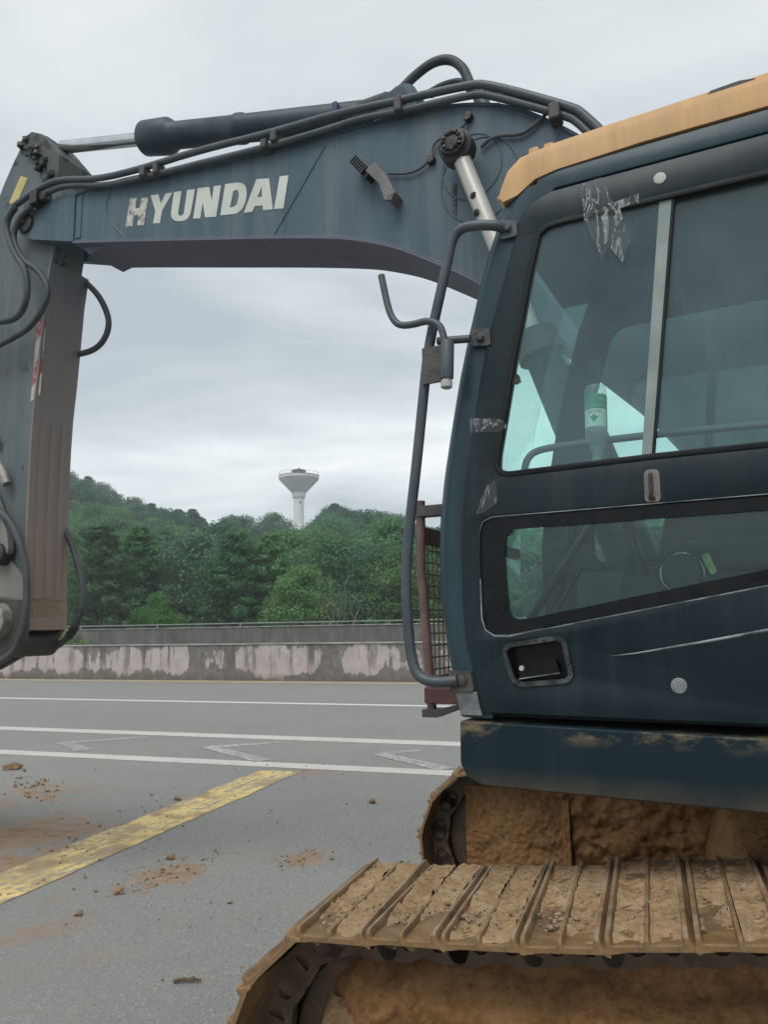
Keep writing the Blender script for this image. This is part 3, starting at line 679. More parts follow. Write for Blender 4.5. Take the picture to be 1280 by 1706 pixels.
# ------------------------------------------------------------------ trees
def leaf_quads(mb, centre, rad, n, size, rng, flat=.35, elong=1.6):
    c = Vector(centre)
    for _ in range(n):
        d = Vector((rng.gauss(0, 1), rng.gauss(0, 1), rng.gauss(0, 1))).normalized(); p = c + Vector((d.x * rad[0], d.y * rad[1], d.z * rad[2])) * rng.uniform(.45, 1.05)
        nn = (d * .7 + Vector((rng.gauss(0, .6), rng.gauss(0, .6), rng.gauss(.35, .6)))).normalized()
        u = nn.orthogonal().normalized(); u = Matrix.Rotation(rng.uniform(0, 6.28), 3, nn) @ u; w = nn.cross(u); s_ = size * rng.uniform(.6, 1.35)
        a = u * s_ * .5 * elong; b = w * s_ * .5
        mb.add([p - a, p - b * .8 + a * .1, p + a, p + b * .8 - a * .1], [(0, 1, 2, 3)])
def limb(mb, a, b, r0_, r1_, rng, n=5, wob=.25):
    a, b = Vector(a), Vector(b); L = (b - a).length; pts = []
    for i in range(n + 1):
        q = a.lerp(b, i / n)
        if 0 < i < n: q += Vector((rng.gauss(0, 1), rng.gauss(0, 1), 0)) * wob * L * .1
        pts.append(q)
    mb.tube(pts, [r0_ + (r1_ - r0_) * i / n for i in range(n + 1)], 6)
TREES = {}
def archetype(key, kind, h, seed):
    rng = random.Random(seed); tr = MB(); cr_ = MB()
    if kind == 'broad':
        wdt = h * .36; th = h * .32; limb(tr, (0, 0, -.3), (rng.gauss(0, .2), rng.gauss(0, .2), h * .62), h * .022, h * .008, rng)
        ncl = 64
        for k in range(ncl):
            a = rng.uniform(0, 6.28); zf = rng.uniform(0, 1); env = math.sin(math.pi * min(1, (zf * .86 + .14))) ** .6
            rr = wdt * env * math.sqrt(rng.uniform(.12, 1)); c = Vector((math.cos(a) * rr, math.sin(a) * rr, th + (h - th) * zf * .95))
            s_ = rng.uniform(.10, .17) * h
            if k % 6 == 0: limb(tr, (0, 0, th * rng.uniform(.7, 1.2)), c, h * .009, h * .003, rng)
            leaf_quads(cr_, c, (s_, s_, s_ * .68), 120, h * .021, rng)
    elif kind == 'pine':
        limb(tr, (0, 0, -.3), (rng.gauss(0, .15), rng.gauss(0, .15), h * .97), h * .018, h * .003, rng, 8, .08)
        nw = 15
        for k in range(nw):
            zf = k / (nw - 1); z_ = h * (.14 + .82 * zf); R_ = h * .30 * (1 - zf) ** .75 + h * .035
            nb = rng.randint(5, 7); a0 = rng.uniform(0, 6.28)
            for b_ in range(nb):
                a = a0 + b_ * 6.28 / nb + rng.gauss(0, .2); L_ = R_ * rng.uniform(.65, 1.12); tip = Vector((math.cos(a) * L_, math.sin(a) * L_, z_ + L_ * rng.uniform(.05, .35)))
                if k % 2 == 0: limb(tr, (0, 0, z_), tip, h * .005, h * .0015, rng, 3, .1)
                for q in (.45, .75, 1.0):
                    c = Vector((0, 0, z_)).lerp(tip, q); s_ = h * .048 * (1.15 - .35 * q); leaf_quads(cr_, c, (s_ * 1.2, s_ * 1.2, s_ * .75), 30, h * .0145, rng, elong=2.8)
    elif kind == 'spire':
        limb(tr, (0, 0, -.3), (0, 0, h * .98), h * .016, h * .002, rng, 6, .04)
        for k in range(17):
            zf = k / 16; z_ = h * (.10 + .90 * zf); R_ = h * .23 * (1 - zf) ** .85 + h * .006
            for b_ in range(6):
                a = rng.uniform(0, 6.28); L_ = R_ * rng.uniform(.6, 1.1)
                for q in (.4, .9): leaf_quads(cr_, (math.cos(a) * L_ * q, math.sin(a) * L_ * q, z_ - L_ * q * .25), (h * .034 * (1.15 - zf), h * .034 * (1.15 - zf), h * .022), 16, h * .017, rng, elong=2.2)
    elif kind == 'shrub':
        for k in range(5): limb(tr, (0, 0, -.1), (rng.gauss(0, h * .2), rng.gauss(0, h * .2), h * .7), h * .012, h * .005, rng)
        for k in range(30):
            a = rng.uniform(0, 6.28); rr = h * .5 * math.sqrt(rng.uniform(0, 1)); c = (math.cos(a) * rr, math.sin(a) * rr, h * rng.uniform(.15, .85) * (1 - .35 * (rr / (h * .5)) ** 2))
            leaf_quads(cr_, c, (h * .14, h * .14, h * .11), 48, h * .042, rng)
    elif kind == 'bare':
        for k in range(9):
            a = rng.uniform(0, 6.28); tip = Vector((math.cos(a) * h * .28, math.sin(a) * h * .2, h * rng.uniform(.7, 1))); limb(tr, (0, 0, -.2), tip, h * .008, h * .003, rng, 5, .5)
            for b_ in range(4): q = tip * rng.uniform(.4, .9); limb(tr, q, q + Vector((rng.gauss(0, h * .1), rng.gauss(0, h * .1), h * rng.uniform(.05, .2))), h * .004, h * .0015, rng, 3, .5)
        leaf_quads(cr_, (0, 0, h * .75), (h * .3, h * .25, h * .22), 160, h * .028, rng)
    TREES[key] = (h, tr, cr_, {})
for i in range(4): archetype(f'broad{i}', 'broad', 8, 10 + i)
for i in range(4): archetype(f'pine{i}', 'pine', 8, 30 + i)
for i in range(2): archetype(f'spire{i}', 'spire', 8, 50 + i)
for i in range(2): archetype(f'shrub{i}', 'shrub', 2.5, 60 + i)
archetype('bare0', 'bare', 5, 71)
NAMES = dict(broad='broadleaf_tree', pine='pine_tree', spire='fir_tree', shrub='roadside_shrub', bare='bare_shrub')
def plant(key, x, y, h, leaf, label, group=None, bark='bark', z=None, wid=1.0, rot=None):
    H0, tr, cr_, cache = TREES[key]; kind = key.rstrip('0123456789')
    if 'trunk' not in cache: cache['trunk'] = tr.mesh('trunk', W, bark, 60)
    if leaf not in cache:
        me = cr_.mesh('crown', W, leaf, 0, False); cache[leaf] = me
    z = hill_h(x, y) if z is None else z
    e = empty(NAMES[kind], (x, y, z - .05), label, 'shrub' if kind in ('shrub', 'bare') else 'tree', group)
    k = h / H0; a = random.uniform(0, 6.28) if rot is None else rot
    for nm, me in (('trunk', cache['trunk']), ('crown', cache[leaf])):
        o = bpy.data.objects.new(nm, me); COL.objects.link(o); o.parent = e; o.rotation_euler = (0, 0, a); o.scale = (k * wid, k * wid, k)
    return e
def bearing(px, d):
    """ground point at bearing (tangent, in 1/1281 of the focal length) and depth d"""
    return ((px - 640) / 1281 * d, d)
rng = random.Random(5)
# the front rank behind the parapet: each tree told apart from its neighbours
FRONT = [
 ('pine0', 60, 41, 7.4, 'leaf_pine', 'dense green pine half hidden behind the excavator arm'),
 ('pine1', 165, 40, 7.3, 'leaf_pine', 'broad feathery pine in the front rank beside the lower arm hose loop', 1.25),
 ('pine2', 228, 43, 7.6, 'leaf_pine', 'tall feathery pine second from the excavator arm in the front rank', 1.1),
 ('broad0', 262, 38, 3.4, 'leaf_bright', 'small yellowish green tree low in front of the second pine'),
 ('broad1', 322, 44, 7.2, 'leaf_broad', 'round dark broadleaf tree with its trunks showing behind the parapet', 1.1),
 ('pine3', 392, 41, 6.9, 'leaf_pine', 'wide soft green pine in the middle of the front rank', 1.35),
 ('pine0', 448, 42, 6.9, 'leaf_pine', 'soft green pine below and to the left of the water tower', 1.15),
 ('broad2', 505, 38, 4.6, 'leaf_bright', 'light green round tree below the water tower in the front rank', 1.1),
 ('broad3', 560, 45, 6.8, 'leaf_broad', 'loose broadleaf tree behind the bare pale stems', 1.1),
 ('broad1', 625, 42, 5.9, 'leaf_broad', 'broad green tree right of the bare pale stems', 1.2),
 ('broad0', 668, 40, 5.6, 'leaf_bright', 'yellowish green tree beside the cab handrail', 1.1),
 ('pine1', 735, 41, 6.6, 'leaf_pine', 'pine seen through the wire mesh guard'),
 ('pine2', 800, 43, 7.0, 'leaf_pine', 'pine hidden behind the cab front'),
 ('broad3', -30, 42, 7.2, 'leaf_broad', 'broadleaf tree left of the excavator arm'),
]
for rec in FRONT:
    key, px, d, h_, lf, lab = rec[:6]; x, y = bearing(px, d); plant(key, x, y, h_, lf, lab, 'front rank of trees behind the parapet', wid=rec[6] if len(rec) > 6 else 1.0)
x, y = bearing(565, 37); plant('bare0', x, y, 4.3, 'leaf_broad', 'clump of bare pale stems in front of the loose broadleaf tree', bark='pale_bark')
for i, (px, d, h_, lab) in enumerate([(120, 34, 2.3, 'low shrub behind the parapet by the arm hose'), (215, 34.5, 2.0, 'low shrub behind the parapet under the feathery pines'), (440, 35, 2.2, 'low shrub behind the parapet in the middle of the gap'), (610, 35, 2.5, 'low shrub behind the parapet near the bare stems'), (690, 34, 2.4, 'low shrub behind the parapet next to the handrail'), (345, 36, 1.9, 'low shrub behind the parapet at the foot of the dark broadleaf tree')]):
    x, y = bearing(px, d); plant(f'shrub{i % 2}', x, y, h_, 'leaf_broad' if i % 3 else 'leaf_bright', lab, 'shrubs behind the parapet')
# slope behind, thinning in size towards the ridge
placed = []
for band, (d0, d1, n_tr, hmin, hmax) in enumerate([(47, 62, 34, 6.2, 8.2), (62, 88, 52, 6.5, 9), (88, 122, 66, 7, 9.5), (122, 168, 96, 7.5, 10.5)]):
    tries = 0; cnt = 0
    while cnt < n_tr and tries < 4000:
        tries += 1; d = math.sqrt(rng.uniform(d0 ** 2, d1 ** 2)); px = rng.uniform(-90, 880); x, y = bearing(px, d)
        if any((x - a) ** 2 + (y - b) ** 2 < (2.6 + d * .012) ** 2 for a, b in placed): continue
        placed.append((x, y)); cnt += 1; ht = rng.uniform(hmin, hmax)
        if abs(px - 498) < 26: ht = min(ht, EYE + 163 / 1281 * d - hill_h(x, y))     # the tower's shaft stands clear of the crowns
        if ht < 3: continue
        far = d > 100; q = rng.random()
        if far: key = rng.choice(('broad0', 'broad2', 'broad1', 'pine0', 'pine2', 'pine3', 'pine1', 'spire0')) if q < .8 else rng.choice(('broad1', 'broad3'))
        else: key = rng.choice(('broad0', 'broad1', 'broad2', 'broad3', 'pine1', 'pine3'))
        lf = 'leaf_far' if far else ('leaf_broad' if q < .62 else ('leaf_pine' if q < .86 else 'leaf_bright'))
        kind = key.rstrip('0123456789')
        lab = {'broad': 'broadleaf tree', 'pine': 'pine tree', 'spire': 'pointed fir tree'}[kind] + ' in the woods on ' + ('the hill crest behind the parapet' if far else 'the lower slope behind the front rank')
        plant(key, x, y, ht, lf, lab, kind + (' trees on the hill crest' if far else ' trees on the lower slope'), wid=rng.uniform(1.0, 1.25))

for i in range(26):
    d = rng.uniform(42, 64); px = 890 + 430 * (i + rng.random()) / 26; x, y = bearing(px, d)
    plant(rng.choice(('broad0', 'broad1', 'broad2', 'broad3')), x, y, rng.uniform(6, 8), 'leaf_broad', 'broadleaf tree behind the parapet, in the row beyond the cab', 'trees beyond the cab', wid=1.2)

# ------------------------------------------------------------------ water tower on the hill
tx, ty = -25.43, 226.76; TB = 24.0
twr = empty('water_tower', (tx, ty, TB - 4), 'white flared water tower rising above the wooded hill', 'water tower')
m = MB(); m.lathe((tx, ty, 0), (0, 0, 1), [(TB - 4, 1.62), (40.3, 1.52)], 32); m.build('shaft', 'white_paint_metal', twr, W)
m = MB(); m.lathe((tx, ty, 0), (0, 0, 1), [(40.2, 1.58), (40.3, 1.82), (40.55, 1.95), (41.9, 2.1)], 32); m.build('neck_ring', 'white_paint_metal', twr, W)
m = MB(); m.lathe((tx, ty, 0), (0, 0, 1), [(41.85, 2.08), (45.9, 5.9), (46.1, 6.02), (46.75, 6.02), (46.8, 5.9)], 48); m.build('tank', 'tower_concrete', twr, W, smooth=30)
m = MB(); m.lathe((tx, ty, 0), (0, 0, 1), [(46.78, 6.05), (46.95, 6.08), (47.05, 5.7), (47.75, 2.2)], 48); m.build('tank_roof', 'tower_dark', twr, W, smooth=30)
m = MB(); m.lathe((tx, ty, 0), (0, 0, 1), [(47.6, 2.05), (48.55, 2.05)], 8); lan = m.build('lantern', 'tower_dark', twr, W, smooth=20)
m = MB(); m.lathe((tx, ty, 0), (0, 0, 1), [(48.5, 2.3), (48.65, 2.45), (49.25, .5), (49.3, .25), (49.6, .2)], 8); m.build('lantern_roof', 'tower_dark', twr, W, smooth=20)
for k in range(8):
    a = (k + .5) * math.pi / 4; c = Vector((tx + math.sin(a) * 1.9, ty + math.cos(a) * 1.9, 48.12)); m = MB(); m.lathe(c, (math.sin(a), math.cos(a), 0), [(-.1, .3), (.04, .3)], 10); m.build('lantern_window', 'dark_plastic', lan, W)
for k in range(20):
    a = k * math.tau / 20; m = MB(); x, y = tx + math.cos(a) * 5.95, ty + math.sin(a) * 5.95; m.tube([(x, y, 47.0), (x, y, 48.0)], .045, 6); m.build('railing_post', 'tower_dark', twr, W)
m = MB(); m.tube([(tx + math.cos(k * math.tau / 40) * 5.95, ty + math.sin(k * math.tau / 40) * 5.95, 47.95) for k in range(41)], .035, 6, False); m.build('railing', 'tower_dark', twr, W)
m = MB(); m.box((tx + .35, ty - 1.66, 38.6), (tx + .75, ty - 1.4, 39.2)); m.build('shaft_window', 'dark_plastic', twr, W, smooth=0)

# ------------------------------------------------------------------ excavator
exc = empty('excavator', T((-1.1, 3.28, 0)), 'dark blue-grey tracked excavator with faded orange cab roof, boom raised over the road', 'excavator')
def part(mb, name, mat, parent=None, frame=H, **k): return mb.build(name, mat, exc if parent is None else parent, frame, **k)
def strip(pts, off):
    """closed strip polygon beside an open (s, z) polyline"""
    P = [Vector(p) for p in pts]; o = []
    for i in range(len(P)):
        t_ = (P[min(i + 1, len(P) - 1)] - P[max(i - 1, 0)]).normalized(); o.append(P[i] + Vector((-t_.y, t_.x)) * off)
    return [tuple(p) for p in P] + [tuple(p) for p in reversed(o)]
def smooth2(pts, n=2): return [tuple(p) for p in chaikin([Vector(p) for p in pts], n)]

simple('stile_clear', (.20, .25, .235), (.27, .32, .30), 9, .4, .1)
simple('worn_black', (.012, .013, .015), (.10, .11, .115), 24, .5, .4, lo=.45, hi=.75)
simple('worn_edge_soft', (.07, .08, .085), (.20, .21, .21), 14, .6, .3)
paint('boom_under', (.105, .115, .165), (.135, .145, .19), (.17, .16, .18), .4, .6)
simple('mud_dust', (.19, .135, .09), (.27, .20, .14), 7, .9, .5)
paint('horn_paint', (.07, .082, .082), (.13, .135, .125), (.10, .085, .065), .6, .65, rust=(.03, .03, .03), rust_thr=.52)
simple('dark_steel', (.022, .022, .022), (.06, .052, .044), 5, .6, .6)
paint('link_paint', (.17, .17, .155), (.27, .26, .235), (.12, .11, .10), .5, .6, rust=(.04, .037, .034), rust_thr=.58)

simple('latch_beige', (.12, .10, .085), (.21, .185, .165), 18, .7, .3)
simple('bracket_grey', (.11, .105, .105), (.18, .17, .165), 12, .6, .3)

# --- cab shell
SEAM = PTS['seam'][2:17]; SIL = PTS['cab_sil']
def s_seam(z): return interp(SEAM, z)
def s_front(z): return interp(SIL, z)
zs = [1.292 + (2.925 - 1.292) * i / 34 for i in range(35)]
def corner(z, side):
    a, f = s_seam(z), s_front(z) + .004; R_ = .085
    a = min(a, f - .05)
    pts = [(a - .035, .004), (a, .001)]
    for k in range(7):
        q = k / 6 * math.pi / 2; w = f - a
        pts.append((a + w * (.35 + .65 * math.sin(q)), R_ * (1 - math.cos(q)) + .001))
    pts += [(f, .11), (f - .035, .11), (f - .04, .075), (a + .02, .045), (a - .035, .045)]
    if side: pts = [(s_, .88 - l_) for s_, l_ in pts]
    return [(s_, l_, z) for s_, l_ in pts]
m = MB(); m.loft([corner(z, 0) for z in zs]); cab = part(m, 'cab', 'cab_paint_skylit', smooth=50)
top_strip = [(-1.32, 2.884), (.118, 2.898), (.175, 2.900), (.17, 2.944), (.10, 2.958), (-1.32, 2.964)]
m = MB(); m.panel(top_strip, .004, .06, c=.005); part(m, 'cab_rail', 'cab_paint_skylit', cab)
m = MB(); m.prism([(-.625, 1.292), (-.625, 2.884), (-1.32, 2.884), (-1.32, 1.292)], .002, .05, [fillet([(-.72, 2.05), (-.72, 2.77), (-1.22, 2.77), (-1.22, 2.05)], .06)]); part(m, 'rear_quarter', 'cab_paint_skylit', cab)
m = MB(); m.prism(fillet([(-.72, 2.05), (-.72, 2.77), (-1.22, 2.77), (-1.22, 2.05)], .06), .02, .026); part(m, 'window_pane', 'cab_glass', cab)
# lower front panel edge, floor, ceiling
m = MB(); m.box((-1.3, .055, 1.292), (.44, .84, 1.335)); part(m, 'cab_floor', 'interior_dark', cab)
m = MB(); m.prism([(-1.3, 2.865), (.305, 2.865), (.300, 2.892), (.25, 2.90), (.17, 2.935), (-1.3, 2.935)], .062, .85); part(m, 'headliner', 'interior_dark', cab)
# right wall with its window, rear wall
rw = [(s_front(z) - .115, z) for z in zs[::3]] + [(s_front(2.925) - .115, 2.925), (-1.3, 2.925), (-1.3, 1.30)]
rhole = fillet([(.235, 1.80), (.215, 2.40), (.105, 2.742), (-1.05, 2.76), (-1.05, 1.80)], [.05, .3, .09, .08, .08], 6)
m = MB(); m.prism(rw, .835, .872, [rhole]); part(m, 'right_wall', 'interior_dark', cab)
m = MB(); m.prism(rhole, .850, .855); part(m, 'right_window_pane', 'cab_glass', cab)
rq = [(s_front(z) - .013, z) for z in zs[1:]] + [(s_front(z) - .117, z) for z in reversed(zs[1:])]; m = MB(); m.prism(rq, .857, .862); part(m, 'corner_pane', 'cab_glass', cab)
m = MB(); m.box((-1.32, .05, 1.30), (-1.285, .835, 1.95)); m.box((-1.32, .05, 1.95), (-1.285, .14, 2.93)); m.box((-1.32, .74, 1.95), (-1.285, .835, 2.93)); m.box((-1.32, .14, 2.78), (-1.285, .74, 2.93)); part(m, 'rear_wall', 'interior_dark', cab)
m = MB(); m.box((-1.306, .141, 1.951), (-1.30, .739, 2.779)); part(m, 'rear_window_pane', 'cab_glass', cab)
# windscreen (upper and lower)
ws = [(s_front(z) - .012, z) for z in zs if 1.86 < z < 2.875]; m = MB(); m.prism(strip(ws, .006), .112, .86); part(m, 'windscreen', 'cab_glass', cab, smooth=60)
ws = [(s_front(z) - .012, z) for z in zs if 1.36 < z < 1.84]; m = MB(); m.prism(strip(ws, .006), .112, .86); part(m, 'lower_windscreen', 'cab_glass', cab, smooth=60)
m = MB(); m.box((s_front(1.85) - .045, .11, 1.825), (s_front(1.85) - .005, .77, 1.862)); part(m, 'windscreen_bar', 'interior_dark', cab, bevel=.004)
m = MB(); m.box((.40, .11, 1.30), (.488, .77, 1.37)); part(m, 'front_sill', 'cab_paint_skylit', cab, bevel=.01)
# roof
prof = [(-1.32, 2.966), (-.15, 2.966), (.105, 2.956), (.174, 2.944), (.238, 2.906), (.285, 2.896), (.298, 2.925), (.288, 2.96), (.266, 3.016), (.224, 3.050), (.115, 3.066), (-.038, 3.073), (-.492, 3.086), (-1.2, 3.07), (-1.32, 3.03)]
loops = []
for l_, k, cz, fs_ in [(.0, .55, 0, 0), (.006, .78, 0, 0), (.02, .93, 0, 0), (.045, 1, .002, .002), (.12, 1, .014, .014), (.28, 1, .03, .022), (.45, 1, .034, .024), (.62, 1, .03, .022), (.78, 1, .014, .014), (.84, 1, 0, .002), (.865, .93, 0, 0), (.878, .55, 0, 0)]:
    lp = []
    for i, (s_, z_) in enumerate(prof):
        base = prof[min(5, i)][1] if i < 6 else [2.9, 2.915, 2.93, 2.95, 2.956, 2.96, 2.966, 2.966, 2.966][i - 6]
        zz_ = base + (z_ - base) * k + (cz if i >= 8 else 0); lp.append((s_ + (fs_ if 4 <= i <= 9 else 0) - (.012 * (1 - k) if 4 <= i <= 9 else 0), l_, zz_))
    loops.append(lp)
m = MB(); m.loft(loops); roof = part(m, 'cab_roof', 'orange_paint', cab, smooth=55)
for a in (.205, .155): m = MB(); m.prism([(a + .012, 3.045), (a + .004, 3.104), (a - .026, 3.104), (a - .036, 3.05)], .075, .125); part(m, 'roof_lug', 'orange_paint', cab, bevel=.004)
m = MB(); m.prism([(-.33, 3.050), (-.345, 3.066), (-.42, 3.070), (-.46, 3.063), (-.44, 3.056), (-.38, 3.053)], .006, .016); part(m, 'paint_chip', 'dark_plastic', cab)
m = MB(); m.lathe((.285, .06, 2.945), (1, 0, 0), [(0, .014), (.02, .014), (.03, .008)], 12); part(m, 'roof_knob', 'orange_paint', cab)
m = MB(); m.lathe((.10, .42, 3.075), (0, 0, 1), [(0, .07), (.035, .07), (.05, .05)], 18); part(m, 'beacon_base', 'dark_plastic', cab)

# --- door
dout = [(-.617, 2.886)] + [tuple(p) for p in PTS['seam'][1:17]] + [(-.617, 1.296)]
dout = inset2(dout, .007)
win = [(-.565, 2.768)] + PTS['win'][1:12] + [(-.565, 2.012)]
wz = 2.012
win = [(a, max(b, 2.008)) for a, b in win]; win = fillet(win, [.05] + [.02] * 11 + [.04], 4)
mask = [(-.575, 1.884)] + PTS['mask'][1:9] + [(-.575, 1.688)]; mask = fillet(mask, [.04] + [.02] * 8 + [.04], 4)
lowg = [(-.54, 1.846)] + PTS['lowglass'][1:10] + [(-.54, 1.722)]; lowg = fillet(lowg, [.03] + [.014] * 9 + [.03], 4)
hand = fillet(PTS['handle'], .012, 3)
m = MB(); m.panel(dout, -.010, .036, [win, mask, hand], .005); door = part(m, 'door', 'cab_paint', smooth=50)
m = MB(); m.panel(inset2(win, -.004), -.0135, .02, [inset2(win, .013)], .003); part(m, 'window_gasket', 'gasket', door)
# sliding panes: the front one overlaps the rear one
pe = PTS['pane_edge']
front_pane = [p for p in inset2(win, .010) if p[0] > -.13]
front_pane = [(-.222, 2.762)] + [p for p in inset2(win, .010) if p[0] > -.10 and p[1] > 2.3] + [p for p in inset2(win, .010) if p[0] > -.10 and p[1] <= 2.3] + [(-.118, 2.022)]
m = MB(); m.prism(front_pane, -.002, .003); part(m, 'front_pane', 'side_glass', door)
rear_pane = [(-.195, 2.764), (-.095, 2.02)] + [p for p in inset2(win, .010) if p[0] < -.5 and p[1] < 2.3] + [p for p in inset2(win, .010) if p[0] < -.5 and p[1] >= 2.3]
rear_pane = [(-.20, 2.764), (-.55, 2.757), (-.55, 2.024), (-.098, 2.022)]
m = MB(); m.prism(rear_pane, .010, .015); part(m, 'rear_pane', 'side_glass', door)
m = MB(); m.prism([(-.228, 2.766), (-.186, 2.767), (-.090, 2.020), (-.124, 2.020)], -.004, .009); part(m, 'pane_stile', 'stile_clear', door, bevel=.002)
m = MB(); m.prism([(-.2285, 2.766), (-.221, 2.766), (-.1175, 2.020), (-.1245, 2.020)], -.0065, .012); part(m, 'pane_seal', 'gasket', door)
m = MB(); m.prism(inset2(mask, .002), -.004, .004, [lowg]); part(m, 'glass_border', 'handle_black', door)
m = MB(); m.prism(inset2(lowg, -.003), .005, .009); part(m, 'lower_pane', 'low_glass', door)
def worn(pts, r, name, parent, l): m = MB(); m.tube([(p[0], l, p[1]) for p in pts], r, 6); return part(m, name, 'worn_edge', parent)
mk = PTS['mask']
worn([(-.565, 1.887), (.0, 1.886), (.352, 1.886), (.382, 1.874), (.3925, 1.847)], .0014, 'worn_trim', door, -.0095)
worn([(.396, 1.70), (.396, 1.584), (.386, 1.549), (.358, 1.531), (.314, 1.530), (0, 1.585), (-.378, 1.651), (-.57, 1.685)], .0021, 'worn_trim', door, -.0095)
worn([(.075, 1.468), (-.041, 1.481), (-.2, 1.508), (-.368, 1.539), (-.6, 1.58)], [.001, .0025, .0035, .0045, .0045], 'door_crease', door, -.0085)
m = MB(); m.prism(inset2(hand, -.011), -.017, -.008, [inset2(hand, .003)]); part(m, 'handle_frame', 'worn_black', door, bevel=.004)
m = MB(); m.prism(inset2(hand, -.006), .026, .030); m.prism(inset2(hand, -.004), -.009, .027, [inset2(hand, .0005)]); part(m, 'handle_pan', 'handle_black', door)
lev = PTS['lever'][:4]; m = MB(); m.prism(lev, -.006, .012); lv = part(m, 'handle_lever', 'handle_black', door, bevel=.004)
worn([(.289, 1.4075), (.17, 1.4255)], .0018, 'lever_wear', lv, -.0062)
m = MB(); m.lathe((.280, -.010, 1.438), (0, 1, 0), [(0, .007), (.006, .0085)], 14); part(m, 'lock_barrel', 'cover_metal', door)
for nm, (s_, z_), r_ in (('body_plug', PTS['plug'][0], .021), ('body_plug', PTS['plug'][1], .018)):
    m = MB(); m.lathe((s_, -.0135, z_), (0, 1, 0), [(0, r_ * .7), (.001, r_ * .94), (.004, r_)], 20); part(m, nm, 'plug_grey' if z_ < 2 else 'pale_plastic', door)
m = MB(); m.prism(fillet([(-.095, 1.982), (-.135, 1.982), (-.135, 1.890), (-.092, 1.890)], .015), -.0125, -.009); part(m, 'latch_plate', 'latch_beige', door)
m = MB(); m.tube(chaikin([(-.112, -.012, 1.968), (-.112, -.022, 1.96), (-.112, -.022, 1.912), (-.106, -.022, 1.90), (-.118, -.012, 1.90)], 2), .0055, 8); part(m, 'latch_hook', 'grease', door)
# clear tape on the door and pillar
def tape(poly, l, name='clear_tape', parent=door):
    m = MB(); m.prism(poly, l - .0012, l); return part(m, name, 'clear_tape', parent)
tape([(.03, 2.875), (-.03, 2.882), (-.06, 2.79), (-.135, 2.80), (-.133, 2.77), (-.078, 2.768), (-.10, 2.66), (-.075, 2.60), (-.04, 2.655), (-.02, 2.62), (.0, 2.68), (.028, 2.76)], -.0148)
tape([(.41, 2.20), (.31, 2.185), (.29, 2.158), (.315, 2.145), (.41, 2.155)], -.0148)
tape([(.36, 1.985), (.335, 2.0), (.33, 1.93), (.375, 1.90), (.40, 1.90), (.385, 1.94)], -.0148)
# greasy blotches left on the glass edge
for c_, r_ in (((.262, 2.305), .016), ((.215, 2.62), .014)):
    pl = [(c_[0] + math.cos(a) * r_ * random.uniform(.6, 1.2), c_[1] + math.sin(a) * r_ * 1.35 * random.uniform(.7, 1.2)) for a in [k * math.tau / 14 for k in range(14)]]
    m = MB(); m.prism(pl, -.0045, -.0025); part(m, 'grease_blotch', 'grease', door)

# --- inside the cab
m = MB(); m.tube(chaikin([(p[0], .09, p[1]) for p in PTS['inrail']] + [(-.60, .09, 2.09)], 2), .011, 10); part(m, 'inner_bar', 'interior_grey', cab)
m = MB(); m.tube([(.372, .36, 1.56), (.125, .36, 1.90)], .014, 10); m.tube([(.35, .40, 1.50), (.18, .40, 1.75)], .007, 8); part(m, 'damper_strut', 'dark_plastic', cab)
m = MB(); m.box((-.62, .14, 1.336), (.02, .34, 1.70)); m.box((-.60, .17, 1.70), (-.12, .33, 1.80)); part(m, 'side_console', 'interior_dark', cab, bevel=.03, seg=3)
m = MB(); m.box((-.60, .66, 1.336), (.10, .82, 1.78)); m.prism([(-.02, 1.78), (-.06, 1.98), (-.62, 1.98), (-.66, 1.78)], .70, .82); part(m, 'side_console', 'interior_dark', cab, bevel=.03, seg=3)
m = MB(); m.box((-.58, .822, 1.34), (.30, .833, 1.76)); part(m, 'trim_panel', 'interior_grey', cab, bevel=.004)
m = MB(); m.prism(fillet([(.02, 1.345), (.06, 1.60), (-.02, 1.72), (-.12, 1.60), (-.16, 1.345)], .05), .40, .62); part(m, 'seat_riser', 'interior_grey', cab, bevel=.02)
m = MB(); m.tube(catmull([(.20, .30, 1.36), (.16, .30, 1.50), (.05, .26, 1.62), (-.10, .22, 1.72)]), .012, 8); part(m, 'cable_loom', 'rubber', cab)
m = MB(); m.tube([(-.03, .28, 1.68), (-.01, .28, 1.80), (.01, .28, 1.90)], [.03, .014, .024], 12); part(m, 'joystick', 'dark_plastic', cab)
m = MB(); m.box((-.98, .36, 1.55), (-.36, .64, 1.70)); m.box((-1.05, .37, 1.70), (-.86, .63, 2.30)); part(m, 'seat', 'interior_dark', cab, bevel=.05, seg=3)
sp = PTS['speaker'][0]
m = MB(); m.tube([(-.16 + math.cos(a) * .058, .138, 1.70 + math.sin(a) * .058) for a in [k * math.tau / 32 for k in range(33)]], .0032, 6, False); part(m, 'speaker_ring', 'chrome', cab)
m = MB(); m.lathe((-.16, .130, 1.70), (0, 1, 0), [(0, .050), (.02, .056)], 28); part(m, 'speaker', 'dark_plastic', cab)
m = MB(); m.prism(fillet([(-.214, 1.748), (-.234, 1.756), (-.254, 1.70), (-.236, 1.692)], .009), .129, .132); part(m, 'cab_tag', 'tag_green', cab)
m = MB(); m.tube(chaikin([(.36, .55, 1.34), (.33, .55, 1.6), (.25, .56, 1.9), (.22, .56, 2.0)], 1), .022, 10); m.box((.14, .46, 1.98), (.24, .66, 2.10)); part(m, 'monitor_column', 'interior_dark', cab, bevel=.01)
m = MB(); m.box((-.35, .80, 2.14), (-.09, .834, 2.19)); part(m, 'notice_card', 'sticker_yellow', cab)
m = MB(); m.box((.10, .12, 1.336), (.36, .74, 1.36)); part(m, 'foot_mat', 'rubber', cab)
